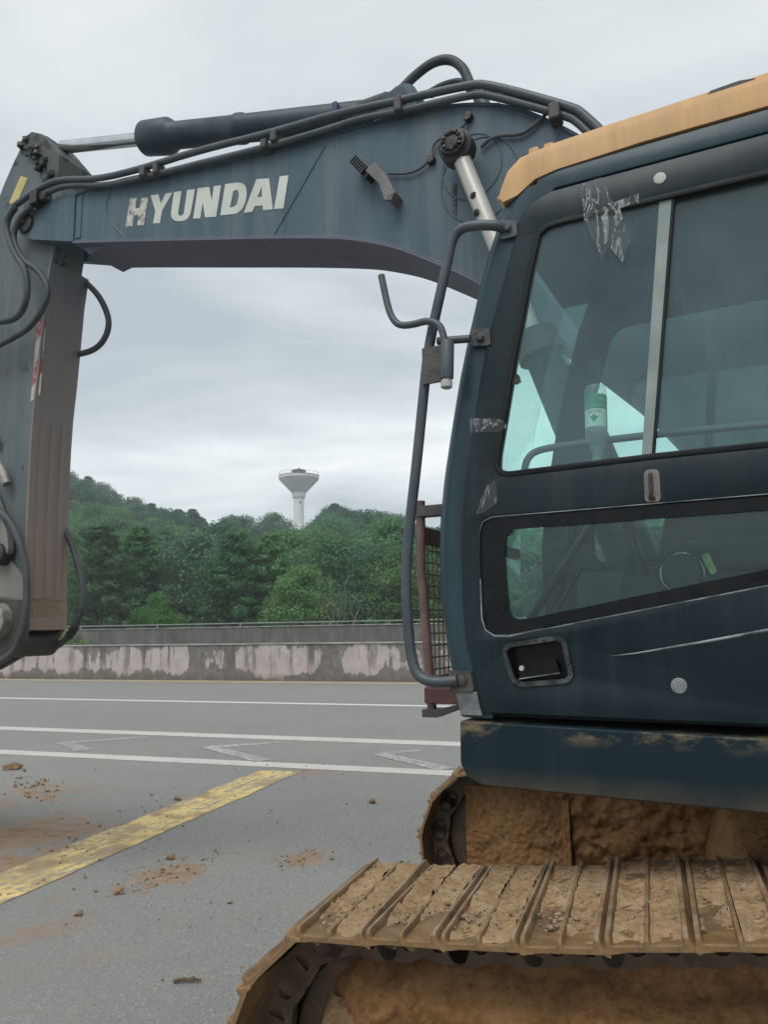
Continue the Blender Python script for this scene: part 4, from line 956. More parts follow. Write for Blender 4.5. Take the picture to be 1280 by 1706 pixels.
m = MB(); m.box((.22, .30, 1.36), (.30, .38, 1.52)); m.box((.22, .44, 1.36), (.30, .52, 1.52)); part(m, 'pedal', 'dark_plastic', cab, bevel=.01)

# --- handrail, mirror bracket
rail = [(.262, .0, 2.798), (.30, -.035, 2.806)] + [(p[0], -.035, p[1]) for p in PTS['rail'][1:-1]] + [(.475, -.025, 1.402)]
m = MB(); m.tube(chaikin(rail, 2), .0165, 12); hr_ = part(m, 'handrail', 'pipe_paint')
m = MB(); m.tube([(.505, -.035, 2.463), (.40, -.02, 2.456)], .0125, 10); part(m, 'handrail_stay', 'pipe_paint', hr_)
m = MB(); m.prism(fillet([(.30, 2.835), (.235, 2.815), (.235, 2.765), (.29, 2.765)], .01), -.012, .006); m.lathe((.265, -.026, 2.795), (0, 1, 0), [(0, .008), (.004, .013), (.016, .013)], 6); part(m, 'rail_bracket', 'pipe_paint', hr_, bevel=.002)
m = MB(); m.prism(fillet([(.402, 2.488), (.335, 2.48), (.335, 2.425), (.395, 2.43)], .008), -.014, .006); m.lathe((.368, -.026, 2.455), (0, 1, 0), [(0, .008), (.004, .014), (.016, .014)], 6); part(m, 'rail_bracket', 'clamp_steel', hr_, bevel=.002)
m = MB(); m.prism(fillet([(.505, 1.43), (.435, 1.43), (.425, 1.37), (.50, 1.365)], .008), -.018, .004); m.lathe((.462, -.032, 1.402), (0, 1, 0), [(0, .008), (.004, .016), (.018, .016)], 6); part(m, 'rail_bracket', 'clamp_steel', hr_, bevel=.002)
m = MB(); m.prism([(.49, 1.372), (.42, 1.368), (.405, 1.30), (.47, 1.30)], -.013, .0); part(m, 'corner_plate', 'worn_edge_soft', hr_, bevel=.002)
m = MB(); m.tube(chaikin([(p[0], -.075, p[1]) for p in PTS['mirror']], 2), .0115, 12); mb_ = part(m, 'mirror_bracket', 'pipe_paint')
m = MB(); m.lathe((.460, -.075, 2.32), (-.05, 0, 1), [(0, .021), (.115, .021), (.12, .019)], 16); part(m, 'bracket_clamp', 'pipe_paint', mb_)
m = MB(); m.lathe((.462, -.075, 2.288), (-.05, 0, 1), [(0, .012), (.004, .018), (.022, .018), (.032, .014)], 16); part(m, 'clamp_nut', 'pale_plastic', mb_)
m = MB(); m.box((.47, -.07, 2.315), (.545, -.062, 2.435)); part(m, 'clamp_plate', 'clamp_steel', mb_, bevel=.002)
m = MB(); m.lathe((s_front(2.6) - .01, .10, 2.60), (1, 0, 0), [(0, .013), (.022, .013), (.026, .009)], 12); part(m, 'front_bolt', 'clamp_steel', mb_)

# --- wire mesh guard before the cab
m = MB(); m.tube([(p[0], .13, p[1]) for p in PTS['gpost']], .0155, 12); gd = part(m, 'front_guard', 'rusty_post')
m = MB(); m.tube([(p[0], .80, p[1]) for p in PTS['gpost']], .0155, 12); part(m, 'guard_post', 'rusty_post', gd)
m = MB(); m.box((.635, .146, 1.835), (.655, .784, 1.892)); part(m, 'guard_header', 'red_oxide', gd, bevel=.003)
m = MB(); m.box((.628, .146, 1.385), (.648, .784, 1.402)); part(m, 'guard_sill', 'mesh_wire', gd, bevel=.003)
for i in range(11): z_ = 1.402 + .0393 * (i + .5); m = MB(); m.tube([(.640, .146, z_), (.640, .784, z_)], .0030, 6); part(m, 'mesh_wire', 'mesh_wire', gd)
for i in range(16): l_ = .166 + .04 * i; m = MB(); m.tube([(.6462, l_, 1.402), (.6462, l_, 1.835)], .0030, 6); part(m, 'mesh_wire', 'mesh_wire', gd)
for l_ in (.13, .80):
    m = MB(); m.box((.545, l_ - .02, 1.925), (.668, l_ + .02, 1.962)); part(m, 'guard_arm', 'clamp_steel', gd, bevel=.003)
    m = MB(); m.box((.50, l_ - .028, 1.318), (.642, l_ + .028, 1.368)); part(m, 'guard_foot', 'red_oxide', gd, bevel=.004)
    m = MB(); m.prism([(.65, 1.30), (.60, 1.30), (.50, 1.325), (.50, 1.312), (.60, 1.275), (.65, 1.275)], l_ - .03, l_ + .03); part(m, 'guard_foot_plate', 'clamp_steel', gd, bevel=.002)

# --- upper frame, engine house
sk = [(.471, 1.284), (.473, 1.165), (.456, 1.128), (.415, 1.110), (.361, 1.103), (-.332, 1.094), (-3.55, 1.085), (-3.55, 1.272), (-.347, 1.272)]
m = MB(); m.prism(sk, -.024, .90); upper = part(m, 'upper_frame', 'skirt_paint', bevel=.022, seg=4, smooth=50)
m = MB(); m.prism([(.38, 1.12), (.38, 1.285), (-3.5, 1.285), (-3.5, 1.12)], 1.66, 2.6); part(m, 'deck_side', 'skirt_paint', upper, bevel=.03, seg=3)
m = MB(); m.box((-3.5, .902, 1.08), (.05, 1.658, 1.22)); part(m, 'centre_frame', 'skirt_paint', upper, bevel=.01)
m = MB(); m.prism(fillet([(-1.38, 1.275), (-1.38, 2.2), (-3.3, 2.25), (-3.62, 2.1), (-3.62, 1.2), (-3.5, 1.275)], .08), -.02, 2.6); part(m, 'engine_house', 'skirt_paint', upper, bevel=.05, seg=4)
m = MB(); m.prism(fillet([(.32, 1.30), (.32, 1.7), (-.2, 2.0), (-1.3, 2.0), (-1.3, 1.30)], .06), 1.72, 2.58); part(m, 'tool_box', 'skirt_paint', upper, bevel=.03, seg=3)

# --- boom
bt, bb = PTS['boom_top'], PTS['boom_bot']
rear_top = [(.06, 3.57), (-.25, 3.19), (-.56, 2.86), (-.88, 2.38), (-1.08, 1.82)]; rear_bot = [(-1.0, 1.50), (-.85, 1.38), (-.66, 1.46), (-.45, 1.72), (-.145, 2.231), (.049, 2.501), (.202, 2.66), (.47, 2.93)]
top_line = smooth2([(3.56, 4.445)] + [p for p in bt if p[0] < 3.4] + rear_top, 2)
bot_line = smooth2(rear_bot[1:] + list(reversed([p for p in bb if p[0] < 3.5])) + [(3.56, 4.115)], 2)
BL0, BL1 = 1.112, 1.49
m = MB(); m.prism(top_line + [(-1.08, 1.55)] + bot_line, BL0, BL1); boom = part(m, 'boom', 'boom_paint', smooth=25)
m = MB(); m.prism(strip(top_line, -.014), BL0 - .011, BL1 + .011); part(m, 'top_plate', 'boom_paint', boom, smooth=25)
m = MB(); m.prism(strip(bot_line, -.014), BL0 - .013, BL1 + .013); part(m, 'bottom_plate', 'boom_under', boom, smooth=25)
ear = [(3.56, 4.115), (3.62, 4.13), (3.98, 4.235)] + [(4.025 + math.cos(a) * .082, 4.362 + math.sin(a) * .082) for a in [math.radians(q) for q in range(-75, 100, 20)]] + [(3.849, 4.468), (3.703, 4.475), (3.56, 4.445)]
for nm, a, b in (('boom_tip_ear', 1.10, 1.155), ('boom_tip_ear', 1.445, 1.502)):
    m = MB(); m.prism(ear, a, b); part(m, nm, 'boom_paint', boom, bevel=.008)
m = MB(); m.prism([(3.545, 4.43), (3.50, 4.43), (3.50, 4.13), (3.545, 4.13)], BL0 - .006, BL1 + .006); part(m, 'weld_band', 'boom_paint', boom, bevel=.004)
m = MB(); m.prism([(3.56, 4.115), (3.46, 4.02), (3.30, 4.045), (3.2, 4.03)], 1.15, 1.45); part(m, 'stop_block', 'boom_under', boom, bevel=.006)
m = MB(); m.lathe((4.025, 1.075, 4.362), (0, 1, 0), [(0, .045), (.006, .066), (.03, .07)], 20); m.lathe((4.03, 1.06, 4.37), (0, 1, 0), [(0, .018), (.02, .025)], 8); part(m, 'boom_tip_pin', 'grease', boom)
for nm, pts, r_ in (('weld_seam', PTS['boom_weld'], .0042), ('weld_seam', smooth2([(3.228, 4.423), (3.286, 4.301), (3.27, 4.205), (3.088, 4.013)], 1), .0055)):
    m = MB(); m.tube([(p[0], BL0 - .001, p[1]) for p in pts], r_, 6); part(m, nm, 'boom_paint', boom)
for r_, c_ in ((.155, (.775, 3.80)), (.20, (.74, 3.72))):
    m = MB(); m.tube([(c_[0] + math.cos(a) * r_, BL0 - .0005, c_[1] + math.sin(a) * r_ * 1.1) for a in [k * math.tau / 40 for k in range(41)]], .0045, 6, False); part(m, 'weld_ring', 'boom_paint', boom)
for k_ in range(4):
    a_ = random.uniform(-.12, .10); m = MB(); L_ = random.uniform(.05, .22); s0_ = .80 + a_; z0_ = 3.78 - abs(a_) * .8
    m.prism([(s0_ - .010, z0_), (s0_ + .010, z0_ + .01), (s0_ + .004, z0_ - L_), (s0_ - .003, z0_ - L_ * .9)], BL0 - .0016, BL0 + .001); part(m, 'grease_run', 'grease', boom)
bead = [Vector((p[0], BL0 - .002, p[1] + .004)) for p in bot_line if .2 < p[0] < 3.5]
m = MB(); m.tube(bead, .006, 6); part(m, 'weld_bead', 'boom_paint', boom)
# maker's name along the boom
for ch in 'HYUNDAI':
    m = MB(); hs = [PTS[f'L_{ch}_hole']] if f'L_{ch}_hole' in PTS else []
    pl = PTS['L_' + ch]
    if ch == 'D':
        pl = pl[:1] + smooth2(pl[1:7], 2) + pl[7:]; pass
    if ch == 'U': pl = pl[:1] + pl[1:6] + pl[6:8] + smooth2(pl[8:], 2)
    m.prism(pl, BL0 - .0022, BL0 + .002, hs); part(m, 'letter', 'letter_worn' if ch == 'H' else 'letter_white', boom, smooth=0, label=('flaked white letter ' if ch == 'H' else 'white letter ') + ch)
# lamp bracket and leads
lm = MB(); lm.prism([(1.405, 3.958), (1.372, 3.985), (1.295, 3.885), (1.328, 3.86)], 1.03, 1.10); lamp = part(lm, 'lamp_mount', 'dark_plastic', boom, bevel=.004)
for k in range(7):
    q = k / 6; c_ = Vector((1.392, 3.978)).lerp(Vector((1.33, 3.90)), q); lm = MB(); lm.prism([(c_.x + .022, c_.y - .012), (c_.x + .016, c_.y - .019), (c_.x - .022, c_.y + .012), (c_.x - .016, c_.y + .019)], 1.012, 1.03); part(lm, 'lamp_fin', 'dark_plastic', lamp)
lm = MB(); lm.prism([(1.325, 3.90), (1.265, 3.925), (1.20, 3.83), (1.155, 3.735), (1.175, 3.69), (1.215, 3.70), (1.245, 3.80)], 1.02, 1.032); lm.prism([(1.20, 3.705), (1.155, 3.735), (1.15, 3.725), (1.195, 3.695)], 1.02, 1.108); part(lm, 'lamp_bracket', 'bracket_grey', boom, bevel=.003)
for nm, k, r_ in (('cable', 'cable', .009), ('cable', 'lampwire', .006), ('cable', 'topwire', .006)):
    m = MB(); m.tube(chaikin([(p[0], 1.095, p[1]) for p in PTS[k]], 2), r_, 8); part(m, nm, 'hose_rubber', boom)
m = MB(); m.lathe((.985, 1.08, 3.892), (0, 1, 0), [(0, .02), (.03, .024)], 10); m.lathe((.78, 1.08, 4.06), (0, 1, 0), [(0, .022), (.03, .026)], 10); part(m, 'grease_fitting', 'grease', boom)
# hydraulic lines along the boom
PL = 1.075
for k in ('pipe1', 'pipe2'):
    pth = [(p[0], PL if k == 'pipe2' else PL - .012, p[1]) for p in PTS[k]]; e_ = pth[-1]; pth += [(e_[0] - .28, PL, e_[2] - .50)]
    m = MB(); m.tube(chaikin(pth, 2), .0215 if k == 'pipe1' else .0195, 10); part(m, 'hydraulic_pipe', 'pipe_paint', boom)
for (s_, z_), w_, h_ in zip(PTS['clamps'], (.045, .04, .04, .042, .042, .055), (.05, .06, .04, .055, .07, .065)):
    m = MB(); m.box((s_ - w_ / 2, PL - .045, z_ - h_ / 2 - .02), (s_ + w_ / 2, PL + .04, z_ + h_ / 2)); part(m, 'pipe_clamp', 'clamp_steel', boom, bevel=.012, seg=3)
for k, l_, r_ in (('hose_loop', 1.26, .026), ('hose_loop2', 1.36, .026)):
    p_ = PTS[k]; m = MB(); m.tube(catmull([(q[0], l_, q[1]) for q in p_]), r_, 12); part(m, 'hydraulic_hose', 'hose_rubber', boom)
m = MB(); m.tube([(1.56, 1.26, 4.415), (1.47, 1.26, 4.445), (1.30, 1.26, 4.455)], [.03, .045, .036], 12); part(m, 'hose_fitting', 'clamp_steel', boom)
m = MB(); m.tube([(.77, 1.26, 4.28), (.735, 1.26, 4.16)], .038, 12); part(m, 'hose_fitting', 'pipe_paint', boom)
for s_, z_ in ((.66, 4.10), (.58, 4.06)): m = MB(); m.lathe((s_, 1.2, z_ - .03), (0, 0, 1), [(0, .03), (.07, .03), (.08, .02)], 8); part(m, 'fitting_nut', 'clamp_steel', boom)
m = MB(); m.box((1.585, 1.18, 4.40), (1.615, 1.22, 4.49)); part(m, 'bracket_tab', 'blue_plastic', boom, bevel=.004)

# --- cylinders
def axis_pts(a, b, l): return Vector((a[0], l, a[1])), Vector((b[0], l, b[1]))
A_, B_ = axis_pts((.806, 3.839), (.02, 1.45), 1.005); dz_ = (B_ - A_).normalized()
for l_ in (1.005, 1.597):
    A2 = Vector((A_.x, l_, A_.z)); nearc = l_ < 1.2
    m = MB(); m.lathe(A2, dz_, [(1.05, .085), (1.06, .104), (1.17, .104), (1.18, .086), (1.20, .076), (2.45, .076), (2.47, .05)], 24); bc = part(m, 'boom_cylinder', 'cylinder_paint')
    m = MB(); m.lathe(A2, dz_, [(.03, .043), (1.08, .043)], 20); part(m, 'rod', 'dirty_rod', bc)
    m = MB(); sg = -1 if nearc else 1; m.lathe((A_.x, l_ + sg * .05, A_.z), (0, sg * -1., 0), [(-.03, .03), (-.025, .062), (0, .068), (.012, .085), (.085, .085)], 24)
    for k in range(12): a = k * math.tau / 12; m.rock((A_.x + math.cos(a) * .042, l_ + sg * .075, A_.z + math.sin(a) * .042), .016, .8)
    part(m, 'rod_eye', 'grease', bc)
    m = MB(); c2 = A2 + dz_ * .30; m.rock((c2.x + .012, l_ + sg * .036, c2.z), .018, 1.2); m.rock((c2.x - .004, l_ + sg * .037, c2.z - .09), .017, 1.2); part(m, 'grease_spot', 'grease', bc)
    m = MB(); m.lathe((B_.x - .03, l_ - .07, 1.40), (0, 1, 0), [(0, .09), (.14, .09)], 20); part(m, 'base_eye', 'boom_paint', bc)
    m = MB(); m.prism([(.12, 1.22), (.10, 1.45), (-.08, 1.50), (-.2, 1.22)], l_ - .11 if nearc else l_ + .08, l_ - .08 if nearc else l_ + .11); part(m, 'base_lug', 'skirt_paint', bc)
ac = PTS['acyl']; A_, B_ = axis_pts(ac[0], (1.22, 4.37), 1.30); d_ = (B_ - A_).normalized()
q1 = (Vector((ac[1][0], 1.3, ac[1][1])) - A_).length
m = MB(); m.lathe(A_, d_, [(q1 - .01, .085), (q1 + .02, .112), (q1 + .22, .116), (q1 + .25, .10), (q1 + .27, .085), (q1 + .80, .083), (q1 + .81, .092), (q1 + .85, .092), (q1 + .86, .083), ((B_ - A_).length - .08, .083)], 28); acyl = part(m, 'arm_cylinder', 'cylinder_paint', smooth=50)
m = MB(); m.lathe(A_, d_, [(.05, .045), (q1 + .01, .045)], 24); part(m, 'rod', 'chrome', acyl)
m = MB(); m.lathe((A_.x + .02, 1.19, A_.z - .03), (0, 1, 0), [(0, .06), (.22, .06)], 20); part(m, 'rod_eye', 'boom_paint', acyl)
m = MB(); m.lathe((B_.x - .02, 1.21, B_.z), (0, 1, 0), [(0, .10), (.18, .10)], 20); part(m, 'base_eye', 'boom_paint', acyl)
for l_ in (1.15, 1.41): m = MB(); m.prism([(1.36, 4.21), (1.28, 4.40), (1.16, 4.41), (1.02, 4.17)], l_, l_ + .045); part(m, 'cylinder_bracket', 'cylinder_paint', boom, bevel=.006)

# --- arm
AR = PTS['arm_rear']; AL0, AL1 = 1.172, 1.428
rear_line = smooth2(AR[3:], 1)
front = [(4.28, 1.53), (4.36, 1.75), (4.44, 2.2), (4.56, 3.0), (4.66, 3.8), (4.62, 4.35), (4.5, 4.62)]
poly = smooth2([AR[0], AR[1], AR[2], AR[3]], 1) + rear_line + smooth2(front, 1) + list(reversed(PTS['arm_front']))[:-1]
m = MB(); m.prism(poly, AL0, AL1); arm = part(m, 'arm', 'arm_paint', bevel=.006, smooth=30)
rl = [p for p in rear_line if p[1] < 4.34]
m = MB(); m.prism(strip(rl, -.016), AL0 - .018, AL1 + .05); part(m, 'rear_plate', 'arm_rear_dirt', arm, smooth=30)
def rear_s(z): return interp(rl, z) - .016
for a, b in ((1.215, 1.262), (1.30, 1.345), (1.385, 1.425)):
    zz_ = [2.98 - 1.2 * k / 12 for k in range(13)]; m = MB(); m.prism(strip([(rear_s(z_) , z_) for z_ in zz_], -.006), a, b); part(m, 'wear_strip', 'arm_rear_dirt', arm, smooth=30)
m = MB(); m.prism(strip([(rear_s(z_), z_) for z_ in (1.66, 1.80)], -.008), 1.17, 1.46); part(m, 'end_plate', 'mud_dust', arm, bevel=.003)
# horn with its torn greasy cap, side stickers
m = MB(); m.prism([(4.205, 5.092), (4.10, 5.118), (3.985, 5.06), (3.80, 4.845), (3.80, 4.66), (3.90, 4.62), (3.93, 4.86), (4.10, 4.98), (4.24, 5.03)], AL0 - .02, AL1 + .02); part(m, 'horn_plate', 'horn_paint', arm, bevel=.006)
m = MB()
for k in range(16): a = random.random(); c_ = Vector((4.16, 5.04)).lerp(Vector((3.86, 4.70)), a); m.rock((c_.x + random.gauss(0, .03), AL0 - .022, c_.y + random.gauss(0, .03)), random.uniform(.012, .035), 1)
part(m, 'grease_smear', 'grease', arm, kind='stuff')
m = MB(); m.prism(PTS['sticker'], AL0 - .003, AL0 - .001); part(m, 'warning_sticker', 'sticker_yellow', arm)
m = MB(); m.prism(PTS['stripes'], AL0 - .003, AL0 - .001); part(m, 'striped_tape', 'stripe_tape', arm)
# hoses on the arm
for k, l_, r_ in (('hoseA', 1.035, .022), ('hoseB', 1.06, .02), ('hoseC', 1.47, .021), ('hoseD', 1.47, .022), ('hoseE', 1.085, .024)):
    m = MB(); m.tube(catmull([(p[0], l_, p[1]) for p in PTS[k]]), r_, 12); part(m, 'arm_hose', 'hose_rubber', arm)
m = MB(); m.box((3.86, 1.03, 4.44), (3.93, 1.12, 4.55)); m.box((3.80, 1.05, 4.46), (3.86, 1.12, 4.53)); part(m, 'hose_clamp', 'grease', arm, bevel=.012)
p_ = Vector((3.772, 1.47, 1.655)); m = MB(); m.tube([(3.80, 1.47, 1.60), (3.86, 1.47, 1.535)], .028, 10); part(m, 'hose_sleeve', 'rubber', arm)

# --- bucket, links and pins at the arm end
def down(pts): return pts + [(5.3, 1.35), (4.95, 1.8), (4.5, 1.86), (4.2, 1.80)]
m = MB(); m.prism(down(PTS['ear_far']), 1.46, 1.505); bucket = part(m, 'bucket', 'dark_steel', bevel=.008)
m = MB(); m.prism(down(PTS['ear_near'])[:-1] + [(4.0, 1.78)], 1.095, 1.14); part(m, 'bucket_ear', 'dark_steel', bucket, bevel=.008)
m = MB(); m.tube([(PTS['ear_ring'][0][0] + math.cos(a) * .05, 1.515, PTS['ear_ring'][0][1] + math.sin(a) * .11) for a in [math.radians(q) for q in range(90, 300, 12)]], .012, 8); part(m, 'ear_rim', 'pin_steel', bucket)
m = MB(); m.lathe((4.03, 1.142, 1.50), (0, 1, 0), [(0, .09), (.318, .09)], 20); part(m, 'cross_tube', 'dark_steel', bucket)
shell = smooth2([(5.05, 1.42), (5.25, 1.05), (5.7, .88), (6.15, 1.02), (6.4, 1.4), (6.42, 1.85)], 2)
m = MB(); m.prism(strip(shell, .03), .78, 1.82); part(m, 'bucket_shell', 'dark_steel', bucket, smooth=40)
side = shell + [(6.0, 1.85), (5.3, 1.6)]
for l_ in (.755, 1.822): m = MB(); m.prism(side, l_, l_ + .025); part(m, 'bucket_side', 'dark_steel', bucket)
m = MB(); m.lathe((4.055, 1.02, 1.640), (0, 1, 0), [(0, .085), (.01, .112), (.07, .118), (.09, .118)], 28); part(m, 'bucket_pin', 'pin_steel', bucket)
m = MB(); m.prism(fillet([(4.30, 2.32), (4.12, 2.08), (3.95, 1.94), (3.885, 1.80), (3.93, 1.70), (4.3, 1.62), (4.55, 2.0)], .05), 1.148, 1.166); lk = part(m, 'link_plate', 'link_paint', bucket, bevel=.006)
m = MB(); m.prism(fillet([(4.36, 2.62), (4.22, 2.50), (4.05, 2.22), (4.02, 2.08), (4.12, 2.04), (4.5, 2.4)], .05), 1.10, 1.146); part(m, 'link_arm', 'link_paint', lk, bevel=.01)
m = MB(); m.lathe((4.115, 1.07, 2.075), (0, 1, 0), [(0, .055), (.01, .07), (.075, .075)], 20); part(m, 'link_pin', 'grease', lk)
m = MB(); m.tube([(4.20, 1.12, 2.70), (4.14, 1.12, 2.60), (4.10, 1.12, 2.54)], [.02, .035, .03], 12); part(m, 'hose_fitting', 'pin_steel', lk)

# --- tracks
def dense(pts, step=.01):
    out = []
    for a, b in zip(pts, pts[1:]):
        a, b = Vector(a), Vector(b); n = max(1, int((b - a).length / step)); out += [a.lerp(b, k / n) for k in range(n)]
    return out + [Vector(pts[-1])]
def walk(path, p0, chord):
    out = [Vector(p0)]; i = 0
    while True:
        j = i
        while j < len(path) and (path[j] - out[-1]).length < chord: j += 1
        if j >= len(path): return out
        out.append(out[-1] + (path[j] - out[-1]).normalized() * chord); i = j
IC, IR = (.715, .430), .402; SCn, SR = (-2.72, .475), .447
PITCHL = .19
top_pts = smooth2([(.905, .790), (.716, .800), (.52, .812), (.33, .828), (.139, .848), (-.054, .876), (-.3, .899), (-.8, .888), (-1.3, .880), (-1.9, .898), (-2.68, .926)], 1)
back_arc = [(SCn[0] + math.cos(a) * SR, SCn[1] + math.sin(a) * SR) for a in [math.radians(85 + q) for q in range(0, 186, 6)]]
bottom = [(SCn[0], .028), (IC[0], .028)]
front_arc = [(IC[0] + math.cos(a) * IR, IC[1] + math.sin(a) * IR) for a in [math.radians(62 - q) for q in range(0, 153, 4)]]
pins_a = walk(dense(top_pts + back_arc + [bottom[0]]), (.905, .790), PITCHL)      # rearwards over the top and round the sprocket
pins_b = walk(dense(front_arc + [(IC[0], .028), (SCn[0] + .05, .028)]), (.905, .790), PITCHL)   # forwards round the idler and back underneath
segs = [(a, b) for a, b in zip(pins_a, pins_a[1:])] + [(b, a) for a, b in zip(pins_b, pins_b[1:]) ]
SHW = .60
def shoe_mesh():
    prof = [(-.002, -.003), (.001, .006), (.004, .025), (.014, .027), (.020, .008), (.085, .007), (.089, .021), (.097, .021), (.102, .007), (.165, .007), (.170, .025), (.180, .027), (.186, .008), (.194, .000), (.202, -.009)]
    under = [(.200, -.013), (.186, -.006), (.05, -.003), (.004, -.008)]
    loops = []
    for y, k in ((0, .45), (.004, .85), (.012, 1), (.30, 1), (.588, 1), (.596, .85), (.60, .45)):
        lp = [(x, y, z if z < .0085 else .008 + (z - .008) * k) for x, z in prof] + [(x, y, z) for x, z in under]
        if k == .45: lp = [(x, y_, z - .003) for x, y_, z in lp]
        loops.append(lp)
    m = MB(); m.loft(loops); return m
def link_mesh():
    out = [(-.03, -.012), (.20, -.012), (.225, -.045), (.205, -.10), (.15, -.108), (.10, -.092), (.04, -.108), (-.02, -.10), (-.045, -.05)]
    hole = lambda cx, cz, r: [(cx + math.cos(a) * r, cz + math.sin(a) * r * .9) for a in [k * math.tau / 10 for k in range(10)]]
    m = MB(); m.prism(fillet(out, .015, 2), 0, .014, [hole(.055, -.056, .026), hole(.135, -.056, .026)]); m.prism(inset2(fillet(out, .015, 2), .002), .0141, .035); return m
def seg_matrix(a, b, l0, ds):
    """local x along the chain, y across, z outwards"""
    d = (b - a).normalized(); x = T.F * d.x + Vector((0, 0, d.y)); y = T.L; z = x.cross(y); o = T((a.x + ds, l0, a.y))
    return Matrix(((x.x, y.x, z.x, o.x), (x.y, y.y, z.y, o.y), (x.z, y.z, z.z, o.z), (0, 0, 0, 1)))
shoe_me = shoe_mesh().mesh('track_shoe', W, 'shoe_steel', 40); link_me = link_mesh().mesh('track_link', W, 'link_steel', 30)
def track(l0, ds, near):
    lin = lambda f: l0 + (f if near else SHW - f)
    fr = MB(); fr.prism(fillet([(.55 + ds, .20), (.60 + ds, .50), (.40 + ds, .62), (-2.45, .66), (-2.6, .25), (-2.3, .16), (.4, .16)], .05), l0 + .25, l0 + .41)
    tk = part(fr, 'track', 'dark_mud', None, T, bevel=.015, label='near crawler track with soil-caked shoes' if near else 'far crawler track behind the cab skirt')
    for i, (a, b) in enumerate(segs):
        for nm, me, off in (('track_shoe', shoe_me, 0), ('track_link', link_me, .17), ('track_link', link_me, .395)):
            o = bpy.data.objects.new(nm, me); COL.objects.link(o); mw = seg_matrix(a, b, l0 + off, ds)
            if nm == 'track_shoe': mw = mw @ Matrix.Rotation(random.gauss(0, .018), 4, 'X') @ Matrix.Translation((0, random.gauss(0, .003), random.gauss(0, .0015)))
            o.matrix_basis = mw; adopt(o, tk)
    m = MB(); m.lathe(T((IC[0] + ds, l0 + .215, IC[1])), T.L, [(0, .06), (.005, .11), (.015, .12), (.02, .25), (.025, .292), (.05, .295), (.055, .268), (.115, .268), (.12, .295), (.145, .292), (.15, .25), (.155, .12), (.17, .06)], 36); part(m, 'idler', 'link_steel', tk, W, smooth=35)
    m = MB(); m.lathe(T((SCn[0], l0 + .21, SCn[1])), T.L, [(0, .1), (.02, .3), (.05, .34), (.13, .34), (.16, .3), (.18, .1)], 24); part(m, 'sprocket', 'link_steel', tk, W, smooth=35)
    for k in range(7):
        m = MB(); m.lathe(T((.25 - k * .42, l0 + .20, .215)), T.L, [(0, .05), (.01, .085), (.045, .085), (.05, .07), (.15, .07), (.155, .085), (.19, .085), (.20, .05)], 20); part(m, 'track_roller', 'link_steel', tk, W, smooth=35)
    # soil caked on the side of the frame
    sgn = -1 if near else -1
    lc = l0 + (.125 if near else .16)
    if near:
        def prof_(v): return -.13 * max(0, min(1, (v - .70) / .16)) ** 1.5
        m = MB(); field(m, (.90 + ds, lc, .10), (-3.3, 0, 0), (0, 0, .69), (0, -1, 0), 260, 70, lambda u, v: prof_(v + .05 * fbm((u * 20, 3, 1))) + .028 * fbm((u * 14, v * 3.4, 1)) + .02 * fbm((u * 46, v * 11, 5)) + .009 * fbm((u * 140, v * 34, 7)) - .14 * max(0, 1 - u * 20) ** 2)
        part(m, 'caked_soil', 'mud_cake', tk, T, recalc=False, smooth=180, kind='stuff')
        m = MB(); field(m, (.895 + ds, lc - .03, .12), (-.75, 0, 0), (0, 0, .46), (0, -1, 0), 60, 44, lambda u, v: .012 * fbm((u * 6, v * 5, 3)) + .008 * fbm((u * 30, v * 25, 3)) - .35 * max(0, .06 - u) - .45 * max(0, u - .80 + .12 * fbm((v * 5, 2, 1))) - .6 * max(0, v - .86 - .10 * fbm((u * 5, 1, 1))))
        part(m, 'caked_soil', 'dry_soil_dark', tk, T, recalc=False, smooth=180, kind='stuff')
    else:
        m = MB(); field(m, (.90 + ds, lc, .24), (-.53, 0, 0), (0, 0, .47), (0, -1, 0), 60, 50, lambda u, v: .014 * fbm((u * 5, v * 5, 3)) + .012 * fbm((u * 22, v * 26, 3)))
        part(m, 'caked_soil', 'mud_cake', tk, T, recalc=False, smooth=180, kind='stuff')
        m = MB(); m.box((.345 + ds, lc - .05, .26), (.385 + ds, lc + .02, .70)); m.rock((.37 + ds, lc - .05, .70), .035); part(m, 'frame_rib', 'mud_cake', tk, T, bevel=.01)
        m = MB(); field(m, (.34 + ds, lc - .01, .26), (-2.9, 0, 0), (0, 0, .46), (0, -1, 0), 220, 40, lambda u, v: .04 * fbm((u * 12, v * 3, 6)) + .025 * fbm((u * 40, v * 8, 2)) + .012 * fbm((u * 120, v * 24, 2)))
        part(m, 'caked_soil', 'mud_cake', tk, T, recalc=False, smooth=180, kind='stuff')
    return tk
soil('dry_soil_dark', ((.3, (.13, .075, .036)), (.55, (.21, .13, .066)), (.75, (.28, .19, .11))), 5, .9, 45)
near_track = track(1.88, 0, True)
far_track = track(4.08, .12, False)
